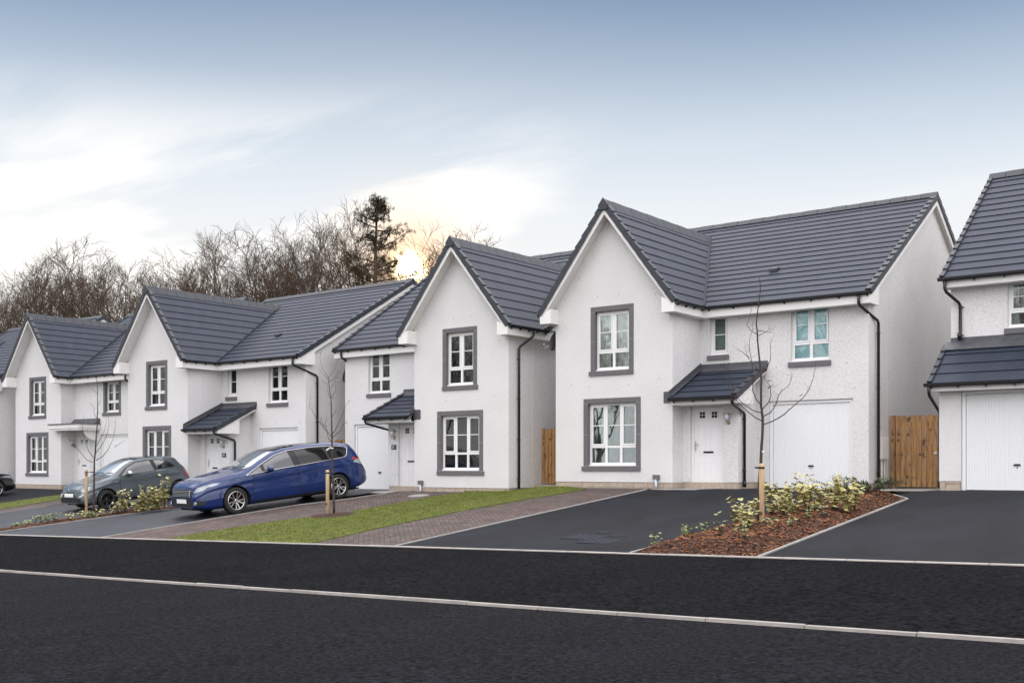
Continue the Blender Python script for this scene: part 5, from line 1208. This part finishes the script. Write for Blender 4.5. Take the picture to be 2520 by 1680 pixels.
def build_car(label, P, sx, sy, sz, pm, loc, rz, pitch, rim, kind, group="cars parked on the drives"):
    c = Car(P, sx, sy, sz); A = thing("parked_car", label, "car", loc, rz, group); A.rotation_euler = (pitch[0], pitch[1], rz)
    # body shell
    n = int(c.L/.045); xs = sorted(set([c.L*i/n for i in range(n+1)]+[.015, .03, c.L-.015, c.L-.03])); mb = MB(); Rr = c.wr+.055
    K = len(c.ring(0)); grid = {}
    for i, x in enumerate(xs):
        for j, (y, z) in enumerate(c.ring(x)):
            for sg in (1, -1):
                X, Y, Z = x, y*sg, z
                if j > 1 and y > .4:
                    for a in c.ax:
                        dx, dz = X-a, Z-c.wr; d = math.hypot(dx, dz)
                        if Rr-.04 < d < Rr+.022 and dz > -c.wr+.02:
                            X, Z = a+dx/d*Rr, c.wr+dz/d*Rr; Y = sg*max(c.side(X, Z), .3)
                grid[i, j, sg] = mb.add([(X, Y, Z)])
    for i in range(len(xs)-1):
        for j in range(K-1):
            for sg in (1, -1):
                q = [grid[i, j, sg], grid[i+1, j, sg], grid[i+1, j+1, sg], grid[i, j+1, sg]]
                cc = [sum(mb.v[k][m] for k in q)/4 for m in range(3)]
                if j > 1 and abs(cc[1]) > .4 and any(math.hypot(cc[0]-a, cc[2]-c.wr) < Rr-.002 for a in c.ax): continue
                mb.sm.append(len(mb.f)); mb.f.append(tuple(q))
    for i in (0, len(xs)-1):
        mb.f.append(tuple([grid[i, j, 1] for j in range(K)]+[grid[i, j, -1] for j in range(K-2, 0, -1)]))
    bm = bmesh.new(); body = mb.build("body", pm, A)
    bm.from_mesh(body.data); bmesh.ops.remove_doubles(bm, verts=bm.verts, dist=.0008); bmesh.ops.recalc_face_normals(bm, faces=bm.faces); bm.to_mesh(body.data); bm.free()
    # wheel housings
    h = MB()
    for a in c.ax:
        for sg in (1, -1):
            y0, y1 = sg*.42, sg*(c.side(a, c.wr*2+.06)-.012); m_ = 18
            r1 = [(a+Rr*1.0*math.cos(k/m_*3.6-.23), y1, c.wr+Rr*math.sin(k/m_*3.6-.23)) for k in range(m_+1)]; r0 = [(p[0], y0, p[2]) for p in r1]
            for k in range(m_): h.face([r0[k], r0[k+1], r1[k+1], r1[k]])
            h.face(r0)
    h.box((.25, -.62*sy, P['z0'][1][1]*sz-.02), (c.L-.25, .62*sy, P['z0'][1][1]*sz+.02))
    h.build("wheel_housing", M['dark'], body, recalc=False)
    # wheels
    for a in c.ax:
        for sg in (1, -1):
            yo = sg*(c.side(a, c.wr*1.9)-.015); r = c.wr; rr = r*.70; w_ = .205*sg
            t = MB(); t.lathe([(rr, yo-.012*sg), (rr, yo-w_), (r*.95, yo-w_), (r, yo-w_*.85), (r, yo-w_*.15), (r*.96, yo-w_*.02), (r*.82, yo+.004*sg), (rr, yo-.012*sg)], 32, (a, 0, r), 'y', cap=False)
            wh = t.build("wheel", TY, A)
            m_ = MB(); m_.lathe([(rr*1.0, yo-.10*sg), (rr*1.02, yo-.004*sg), (rr*.93, yo+.002*sg), (rr*.90, yo-.02*sg), (rr*.88, yo-.10*sg)], 32, (a, 0, r), 'y', cap=False)
            m_.lathe([(rr*.16, yo-.08*sg), (rr*.17, yo-.022*sg), (rr*.10, yo-.012*sg)], 14, (a, 0, r), 'y')
            for k in range(5):
                for s2 in (-1, 1):
                    an = 6.283*k/5+.3+(a*.7); b0 = an+s2*.13; b1 = an+s2*.24
                    p0, p1 = Vector((math.cos(b0), math.sin(b0)))*rr*.14, Vector((math.cos(b1), math.sin(b1)))*rr*.93; d = (p1-p0).normalized(); nn = Vector((-d.y, d.x))*rr*.055
                    q = [p0-nn, p1-nn*1.2, p1+nn*1.2, p0+nn]
                    m_.hexa([(a+v.x, yo-.055*sg, r+v.y) for v in q]+[(a+q[0].x, yo-.028*sg, r+q[0].y), (a+q[1].x, yo-.008*sg, r+q[1].y), (a+q[2].x, yo-.008*sg, r+q[2].y), (a+q[3].x, yo-.028*sg, r+q[3].y)])
            m_.build("rim", rim, wh)
            b = MB(); b.lathe([(rr*.86, yo-.12*sg), (.02, yo-.12*sg)], 20, (a, 0, r), 'y'); b.build("brake_disc", TRIM, wh)
    S = lambda off, sg: (lambda x, z: (x, sg*(c.side(x, z)+off), z))
    F = lambda off: (lambda y, z: (c.front(y, z)-off, y, z)); Fr = lambda off: (lambda y, z: (c.L-c.front(y, z, True)+off, y, z))
    sc_ = lambda pl: [(x*sx, z*sz) for x, z in pl]; fy = lambda pl: [(y*sy, z*sz) for y, z in pl]
    both = lambda pl, off, st=.06: join(patch(sc_(pl), S(off, 1), st), patch(sc_(pl), S(off, -1), st))
    # doors: dark shut line with the panel standing proud of it
    for pl in P['doors']:
        cx, cz = sum(p[0] for p in pl)/len(pl), sum(p[1] for p in pl)/len(pl)
        for sg in (1, -1):
            d = patch(sc_(pl), S(.008, sg), .08).build("door", pm, A, recalc=False)
            big = [(cx+(x-cx)*1.0+(.012 if x > cx else -.012), z+(.010 if z > cz else -.010)) for x, z in pl]
            patch(sc_(big), S(.0035, sg), .08).build("shut_line", M['dark'], d, recalc=False)
            hx, hz = P['handles'][P['doors'].index(pl)]
            hb = MB(); y = sg*(c.side(hx*sx, hz*sz)); hb.tube([((hx-.09)*sx, y+.012*sg, hz*sz-.006), ((hx-.06)*sx, y+.032*sg, hz*sz), ((hx+.06)*sx, y+.032*sg, hz*sz+.008), ((hx+.09)*sx, y+.012*sg, hz*sz+.012)], [.008, .012, .012, .008], 6); hb.build("handle", pm, d)
    for sg in (1, -1):
        patch(sc_(P['dlo']), S(.006, sg)).build("window_surround", TRIM, body, recalc=False)
        for k, pl in enumerate(P['win']): patch(sc_(pl), S(.011, sg)).build("side_window", CG2 if k in P.get('tint', ()) else CG, A, recalc=False)
    if P.get('chrome'):
        tr = MB()
        for sg in (1, -1):
            pl = sc_(P['dlo']); pl = pl+[pl[0]]; pts = []
            for (a, b), (e, f) in zip(pl, pl[1:]):
                for t in (0, .33, .66): pts.append(S(.010, sg)(a+(e-a)*t, b+(f-b)*t))
            pts.append(pts[0]); tr.tube(pts, .0095, 5, cap=False)
        tr.build("chrome_trim", CHR, body)
    # windscreen and rear window from above
    ws = P['ws']; Tp = lambda off: (lambda x, y: (x, y, c.top(x, y)+off))
    patch([(x*sx, y*sy) for x, y in ws]+[(x*sx, -y*sy) for x, y in ws[::-1]], Tp(.008), .08).build("windscreen", WS, A, recalc=False)
    rw = P['rw']; patch([(x*sx, y*sy) for x, y in rw]+[(x*sx, -y*sy) for x, y in rw[::-1]], Tp(.008), .08).build("rear_window", CG2, A, recalc=False)
    if P.get('glassroof'):
        gr = P['glassroof']; patch([(x*sx, y*sy) for x, y in gr]+[(x*sx, -y*sy) for x, y in gr[::-1]], Tp(.006), .1).build("glass_roof", CG2, A, recalc=False)
    wp = MB()
    for y0, y1 in ((.55, .05), (.0, -.5)):
        x = ws[0][0]*sx+.02; wp.tube([(x-.03, y0*sy, c.top(x, y0*sy)+.015), (x+.05, (y0+y1)/2*sy, c.top(x+.05, (y0+y1)/2*sy)+.02), (x+.07, y1*sy, c.top(x+.07, y1*sy)+.02)], .008, 5)
    wp.build("wiper", TRIM, A)
    # mirrors
    for sg in (1, -1):
        mx, mzz = P['mirror'][0]*sx, P['mirror'][1]*sz; y = c.side(mx, mzz)
        q = MB(); seg = []
        q.lathe([(.02, -.07), (.065, -.055), (.085, -.01), (.085, .03), (.07, .05), (.02, .055)], 16, (mx, sg*(y+.14), mzz+.03), 'x')
        q.v = [(v[0], sg*(y+.14)+(v[1]-sg*(y+.14))*1.35, v[2]) for v in q.v]; mo = q.build("mirror", P.get('mirror_mat') or pm, A)
        q = MB(); q.tube([(mx+.03, sg*(y-.01), mzz-.06), (mx+.01, sg*(y+.09), mzz-.01)], [.035, .03], 8); q.build("mirror_arm", TRIM, mo)
    # front and rear details
    for nm, mt, pl, off, mode in P['front']:
        m_ = {'TRIM': TRIM, 'CHR': CHR, 'LAMP': LAMP, 'WHITE': M['white'], 'RED': RED, 'DARK': M['dark'], 'BODY': pm}[mt]
        if mode == 'sym': g_ = join(patch(fy(pl), F(off), .05), patch(fy([(-y, z) for y, z in pl]), F(off), .05))
        elif mode == 'rsym': g_ = join(patch(fy(pl), Fr(off), .05), patch(fy([(-y, z) for y, z in pl]), Fr(off), .05))
        elif mode == 'rear': g_ = patch(fy(pl), Fr(off), .06)
        elif mode == 'side': g_ = both(pl, off, .05)
        else: g_ = patch(fy(pl), F(off), .06)
        if mode in ('sym', 'rsym', 'side'):
            half = len(g_.v)//2
            for lo_, hi_ in ((0, half), (half, len(g_.v))):
                u = MB(); u.v = g_.v[lo_:hi_]; u.f = [tuple(i-lo_ for i in f) for f in g_.f if lo_ <= min(f) and max(f) < hi_]; u.sm = list(range(len(u.f))); u.build(nm, m_, A, recalc=False)
        else: g_.build(nm, m_, A, recalc=False)
    if P.get('bars'):
        b = MB()
        for z in P['bars'][1]:
            ys = [P['bars'][0]*sy*(-1+2*k/12) for k in range(13)]; b.tube([(c.front(y, z*sz)-.016, y, z*sz) for y in ys], .008*sz, 5)
        b.build("grille_bar", CHR, A)
    if P.get('badge'):
        b = MB(); by, bz, br = P['badge']; b.lathe([(br, -.022-.0), (br*.8, -.03)], 16, (c.front(0, bz*sz), 0, bz*sz), 'x'); b.build("badge", CHR, A)
    for y, z, r in P.get('rings', ()):
        for sg in (1, -1):
            b = MB(); x = c.front(y*sy, z*sz); q = [(x-.012+.25*(abs(y*sy+r*math.cos(t))-y*sy), sg*(y*sy+r*1.25*math.cos(t)), z*sz+r*math.sin(t)) for t in [6.283*k/16 for k in range(17)]]; b.tube(q, .008, 5, cap=False); b.build("lamp_ring", CHR, A)
    return A, c
MPV = dict(L=4.80, wr=.355, ax=(.95, 3.80),
 zt=[(0, .68), (.03, .79), (.10, .87), (.35, .965), (.8, 1.045), (1.15, 1.10), (1.32, 1.145), (1.8, 1.39), (2.2, 1.555), (2.6, 1.625), (3.1, 1.655), (3.7, 1.64), (4.2, 1.59), (4.40, 1.55), (4.52, 1.38), (4.64, 1.14), (4.74, 1.0), (4.79, .85), (4.80, .7)],
 z0=[(0, .27), (.3, .20), (4.3, .24), (4.8, .38)],
 zb=[(0, .60), (.3, .85), (.8, .95), (1.3, 1.0), (2, 1.03), (3, 1.08), (4, 1.14), (4.5, 1.12), (4.8, .65)],
 wm=[(0, .60), (.04, .72), (.12, .81), (.32, .89), (.8, .935), (4.2, .94), (4.55, .885), (4.72, .80), (4.8, .70)],
 wb=[(0, .55), (.15, .70), (.4, .77), (.8, .83), (1.3, .88), (2, .895), (4, .87), (4.5, .79), (4.8, .62)],
 wt=[(0, .50), (.15, .62), (.8, .74), (1.3, .74), (1.8, .66), (2.2, .62), (3, .61), (4, .58), (4.4, .54), (4.6, .60), (4.8, .52)],
 dlo=[(1.26, .985), (1.72, 1.22), (2.16, 1.43), (2.55, 1.515), (3.2, 1.54), (3.9, 1.505), (4.20, 1.455), (4.27, 1.40), (4.17, 1.22), (4.06, 1.16), (3.0, 1.10), (2.0, 1.05)],
 win=[[(1.36, 1.005), (1.68, 1.175), (1.70, 1.045)], [(1.78, 1.05), (1.78, 1.22), (2.18, 1.41), (2.52, 1.49), (2.58, 1.08)], [(2.76, 1.095), (2.70, 1.50), (3.2, 1.515), (3.52, 1.50), (3.60, 1.13)], [(3.68, 1.14), (3.60, 1.495), (3.9, 1.48), (4.17, 1.435), (4.22, 1.39), (4.13, 1.24), (4.03, 1.18)]], tint=(2, 3),
 doors=[[(1.44, .30), (1.40, .60), (1.46, .985), (2.62, 1.055), (2.66, .60), (2.60, .30)], [(2.665, .30), (2.72, .60), (2.68, 1.06), (3.66, 1.10), (3.60, .86), (3.42, .62), (3.36, .30)]], handles=[(2.42, .93), (3.45, .99)],
 ws=[(1.36, .72), (1.8, .64), (2.14, .57)], rw=[(4.42, .48), (4.66, .56)], glassroof=[(2.22, .55), (2.9, .55), (3.6, .53)], mirror=(1.86, 1.06), chrome=True,
 front=[("grille", 'TRIM', [(-.50, .74), (-.56, .66), (-.46, .55), (.46, .55), (.56, .66), (.50, .74), (.40, .77), (-.40, .77)], .008, 'c'),
        ("number_plate", 'WHITE', [(-.27, .40), (.27, .40), (.27, .51), (-.27, .51)], .024, 'c'),
        ("lower_intake", 'TRIM', [(-.46, .29), (.46, .29), (.50, .52), (-.50, .52)], .006, 'c'),
        ("headlight", 'LAMP', [(.58, .70), (.62, .66), (.78, .72), (.885, .86), (.80, .88), (.66, .80)], .012, 'sym'),
        ("fog_recess", 'TRIM', [(.56, .34), (.82, .34), (.87, .47), (.58, .46)], .010, 'sym'),
        ("fog_light", 'LAMP', [(.63, .37), (.72, .37), (.73, .43), (.63, .43)], .016, 'sym'),
        ("bonnet_edge", 'DARK', [(.10, .80), (.50, .80), (.50, .807), (.10, .807)], .006, 'sym'),
        ("tail_light", 'LAMP', [(4.30, 1.0), (4.62, .90), (4.66, .97), (4.60, 1.06), (4.42, 1.09)], .012, 'side'),
        ("tail_light_edge", 'RED', [(4.26, 1.07), (4.58, 1.07), (4.60, 1.12), (4.34, 1.13)], .013, 'side'),
        ("sill_trim", 'TRIM', [(1.36, .235), (3.38, .25), (3.38, .29), (1.36, .28)], .008, 'side')],
 bars=(.50, (.585, .62, .655, .69, .725)), rings=[(.67, .40, .040)])
HAT = dict(L=3.57, wr=.30, ax=(.72, 3.02),
 zt=[(0, .52), (.03, .64), (.10, .73), (.3, .83), (.6, .90), (.85, .955), (.98, 1.0), (1.25, 1.19), (1.55, 1.36), (1.8, 1.445), (2.1, 1.48), (2.6, 1.465), (2.95, 1.42), (3.10, 1.38), (3.22, 1.20), (3.42, .98), (3.52, .85), (3.56, .7), (3.57, .55)],
 z0=[(0, .25), (.25, .19), (3.2, .21), (3.57, .34)],
 zb=[(0, .45), (.25, .72), (.6, .84), (1.0, .93), (1.6, .98), (2.4, 1.02), (3.0, 1.02), (3.3, .95), (3.57, .52)],
 wm=[(0, .52), (.04, .63), (.12, .71), (.3, .775), (.7, .81), (3.0, .815), (3.3, .77), (3.5, .68), (3.57, .58)],
 wb=[(0, .46), (.15, .60), (.4, .68), (.8, .74), (1.3, .765), (2.6, .76), (3.1, .72), (3.4, .64), (3.57, .52)],
 wt=[(0, .40), (.15, .52), (.6, .62), (1.0, .62), (1.4, .57), (1.8, .54), (2.6, .53), (3.1, .50), (3.3, .54), (3.57, .45)],
 dlo=[(1.10, .95), (1.42, 1.20), (1.75, 1.355), (2.1, 1.385), (2.5, 1.37), (2.78, 1.28), (3.0, 1.12), (2.96, 1.07), (2.4, 1.04), (1.8, 1.0)],
 win=[[(1.22, .975), (1.46, 1.19), (1.77, 1.33), (2.2, 1.355), (2.26, 1.025)], [(2.38, 1.05), (2.34, 1.345), (2.5, 1.34), (2.74, 1.26), (2.93, 1.12), (2.90, 1.09)]],
 doors=[[(1.20, .28), (1.14, .6), (1.18, .945), (2.30, 1.015), (2.36, .6), (2.30, .28)]], handles=[(2.12, .84)],
 ws=[(1.02, .60), (1.3, .57), (1.62, .51)], rw=[(3.12, .44), (3.36, .50)], glassroof=[(1.78, .46), (2.4, .46)], mirror=(1.42, 1.0), mirror_mat=RIM,
 front=[("number_plate", 'WHITE', [(-.26, .455), (.26, .455), (.26, .565), (-.26, .565)], .020, 'c'),
        ("lower_intake", 'TRIM', [(-.58, .29), (.58, .29), (.60, .40), (.50, .43), (-.50, .43), (-.60, .40)], .008, 'c'),
        ("upper_intake", 'DARK', [(-.30, .575), (.30, .575), (.28, .60), (-.28, .60)], .008, 'c'),
        ("moustache_trim", 'CHR', [(-.40, .635), (.40, .635), (.40, .65), (-.40, .65)], .012, 'c'),
        ("headlight", 'LAMP', [(.53, .64), (.60, .58), (.69, .59), (.72, .66), (.68, .74), (.60, .755), (.54, .71)], .012, 'sym'),
        ("fog_light", 'LAMP', [(.52, .47), (.60, .45), (.69, .46), (.70, .51), (.64, .54), (.55, .53)], .012, 'sym'),
        ("tail_light", 'RED', [(3.28, .72), (3.40, .70), (3.43, .86), (3.34, .95), (3.26, .90)], .012, 'side'),
        ("side_repeater", 'LAMP', [(1.00, .80), (1.06, .80), (1.06, .825), (1.00, .825)], .010, 'side'),
        ("sill_trim", 'TRIM', [(1.10, .22), (2.66, .23), (2.66, .27), (1.10, .27)], .008, 'side')],
 rings=[(.62, .665, .085), (.62, .495, .05)], badge=(0, .655, .05))
def ramp(x, y, d, wb):   # pitch so that both axles stand on the sloping drive
    a, b = zg(x, y), zg(x+d[0]*wb, y+d[1]*wb); return math.atan2(b-a, wb), a
def park(P, sx, sy, sz, x, y, d, near, **kw):
    """x, y = ground point under the front wheel on the +side facing the camera; d = direction nose -> tail"""
    L_ = math.hypot(*d); d = (d[0]/L_, d[1]/L_); c = Car(P, sx, sy, sz); ax = c.ax[0]; off = c.side(ax, c.wr*1.5)-.05
    nrm = (d[1], -d[0])      # towards +x when the tail points to +y
    s_ = near
    cx, cy = x-nrm[0]*off*s_-d[0]*ax, y-nrm[1]*off*s_-d[1]*ax
    f = (cx+d[0]*c.ax[0], cy+d[1]*c.ax[0]); b = (cx+d[0]*c.ax[1], cy+d[1]*c.ax[1])
    zf, zb_ = zg(*f), zg(*b); pit = math.atan2(zb_-zf, c.ax[1]-c.ax[0]); z0 = zf-math.tan(pit)*c.ax[0]
    return (cx, cy, z0), math.atan2(d[1], d[0]), pit
def add_car(P, sx, sy, sz, x, y, d, near, label, pm, rim, kind):
    loc, rz, pit = park(P, sx, sy, sz, x, y, d, near)
    A, c = build_car(label, P, sx, sy, sz, pm, loc, rz, (0, -pit), rim, kind)
    A.rotation_mode = 'XYZ'; A.rotation_euler = (0, -pit, rz); return A
add_car(MPV, 1.14, 1.0, 1.0, -23.50, 18.62, (.16, 1), 1, "blue people carrier with chrome window trim and silver wheels", PB, RIM, 'mpv')
add_car(HAT, 1.15, 1.0, 1.02, -31.35, 19.75, (.03, 1), 1, "small dark grey hatchback with round headlights and dark wheels", PG, RIMD, 'hat')
add_car(MPV, .93, .93, .86, -42.10, 21.75, (.05, -1), -1, "black car nose showing at the left edge", PK, RIM, 'blk')
HAZE = (.97, .965, .95); HAZE2 = (.79, .875, .955); CLOUD = (1.17, 1.14, 1.09); GLOW1 = (60, 45, 24); GLOW2 = (1.40, .88, .46); OVER = (3.3, 3.2, 3.26); CLOC = (3.8, 12.1, 0); CTH = .47; EXPO = 0.0
# ------------------------------------------------------------------ sky, sun, camera
w = bpy.data.worlds.new("World"); sc.world = w; w.use_nodes = True; nt = w.node_tree; L = nt.links.new
bg = nt.nodes["Background"]
SUN = Vector((-.6838, .7357, .1796)).normalized(); el = math.asin(SUN.z); az = math.atan2(SUN.x, SUN.y)
sky = N(nt, "ShaderNodeTexSky"); sky.sky_type = 'NISHITA'; sky.sun_disc = False; sky.sun_elevation = el; sky.sun_rotation = az; sky.air_density = 1.0; sky.dust_density = .6; sky.ozone_density = 1.5
tc = N(nt, "ShaderNodeTexCoord"); sp = N(nt, "ShaderNodeSeparateXYZ"); L(tc.outputs["Generated"], sp.inputs[0])
def mth(op, a, b=None, cl=False):
    n = N(nt, "ShaderNodeMath", operation=op); n.use_clamp = cl
    for i, v in enumerate((a, b)):
        if v is None: continue
        if isinstance(v, (int, float)): n.inputs[i].default_value = v
        else: L(v, n.inputs[i])
    return n.outputs[0]
def mrange(v, a, b, c=0, d=1, smooth=True):
    n = N(nt, "ShaderNodeMapRange"); n.interpolation_type = 'SMOOTHSTEP' if smooth else 'LINEAR'; L(v, n.inputs[0])
    for i, q in enumerate((a, b, c, d)): n.inputs[i+1].default_value = q
    return n.outputs[0]
def mixc(f, a, b, mode='MIX'):
    n = N(nt, "ShaderNodeMixRGB", blend_type=mode)
    if isinstance(f, (int, float)): n.inputs[0].default_value = f
    else: L(f, n.inputs[0])
    for i, v in ((1, a), (2, b)):
        if isinstance(v, tuple): n.inputs[i].default_value = (*v, 1)
        else: L(v, n.inputs[i])
    return n.outputs[0]
def dot(v):
    n = N(nt, "ShaderNodeVectorMath", operation='DOT_PRODUCT'); L(tc.outputs["Generated"], n.inputs[0]); n.inputs[1].default_value = tuple(v); return n.outputs["Value"]
SKS = .10                                    # strength of the physical sky
E_ = 1.0
base = mixc(1, sky.outputs[0], (SKS, SKS, SKS), 'MULTIPLY')
base = mixc(.8, base, (.118, .245, .44))
Z = sp.outputs["Z"]
# thin high haze whitening towards the horizon
hz = mrange(Z, .21, .44, 1, 0)
hz2 = mth('POWER', hz, 1.0)
base = mixc(mth('MULTIPLY', hz2, .97), base, mixc(mrange(Z, .14, .31, 1, 0), HAZE2, HAZE))
# cloud bank low over the wood and small wisps, laid out on a flat layer above the place
den = mth('ADD', mth('MAXIMUM', Z, .0), .10)
cx = mth('DIVIDE', sp.outputs["X"], den); cy = mth('DIVIDE', sp.outputs["Y"], den)
cb = N(nt, "ShaderNodeCombineXYZ"); L(cx, cb.inputs[0]); L(cy, cb.inputs[1])
mp = N(nt, "ShaderNodeMapping"); mp.inputs["Rotation"].default_value = (0, 0, R(-38)); mp.inputs["Scale"].default_value = (.34, .95, 1); mp.inputs["Location"].default_value = CLOC; L(cb.outputs[0], mp.inputs[0])
n1 = N(nt, "ShaderNodeTexNoise", Scale=1.1, Detail=8, Roughness=.56, Distortion=.35); L(mp.outputs[0], n1.inputs["Vector"])
cl = mrange(n1.outputs["Fac"], CTH, CTH+.12)
low = mrange(Z, .23, .34, 1, 0)
cl = mth('MULTIPLY', cl, low)
cl = mth('MULTIPLY', cl, mrange(dot((.7926, .6098, 0)), -.05, .12, 1, .12))
base = mixc(mth('MULTIPLY', cl, .85), base, CLOUD)
# glow of the air round the low sun
ds = dot(SUN)
g1 = mth('POWER', mth('MAXIMUM', ds, 0), 26000); g2 = mth('POWER', mth('MAXIMUM', ds, 0), 900)
base = mixc(mth('MULTIPLY', g2, .85), base, GLOW2)
base = mixc(1, base, mixc(1, mixc(g1, (0, 0, 0), (1, 1, 1)), GLOW1, 'MULTIPLY'), 'ADD')
# unseen broken cloud added high overhead and opposite the sun to light the fronts
hi = mrange(Z, .42, .62, 0, 1)
back = mrange(dot((.6098, -.7926, 0)), .05, .6, 0, 1)
n2 = N(nt, "ShaderNodeTexNoise", Scale=2.2, Detail=6); L(tc.outputs["Generated"], n2.inputs["Vector"])
tex = mrange(n2.outputs["Fac"], .3, .65, .45, 1)
ov = mth('MULTIPLY', mth('MAXIMUM', hi, mth('MULTIPLY', back, mrange(Z, .05, .45, .50, 1))), tex)
base = mixc(ov, base, OVER)
L(base, bg.inputs["Color"]); bg.inputs["Strength"].default_value = 1.0
ld = bpy.data.lights.new("sun", 'SUN'); ld.energy = 2.4; ld.angle = R(.6); ld.color = (1, .80, .58)
lo = bpy.data.objects.new("sun", ld); COL.objects.link(lo); lo.rotation_euler = (-SUN).to_track_quat('-Z', 'Y').to_euler(); lo.location = (0, 0, 40)
cam = bpy.data.cameras.new("camera"); co = bpy.data.objects.new("camera", cam); COL.objects.link(co); sc.camera = co
co.location = (0, 0, ZO); co.rotation_euler = (R(90), 0, R(YAW)); cam.sensor_width = 36; cam.lens = 2700/2520*36; cam.shift_y = (1149-840)/2520; cam.clip_end = 2000; cam.clip_start = .1
sc.view_settings.view_transform = 'Standard'; sc.view_settings.look = 'None'; sc.view_settings.exposure = EXPO; sc.view_settings.gamma = 1; sc.view_settings.use_curve_mapping = False
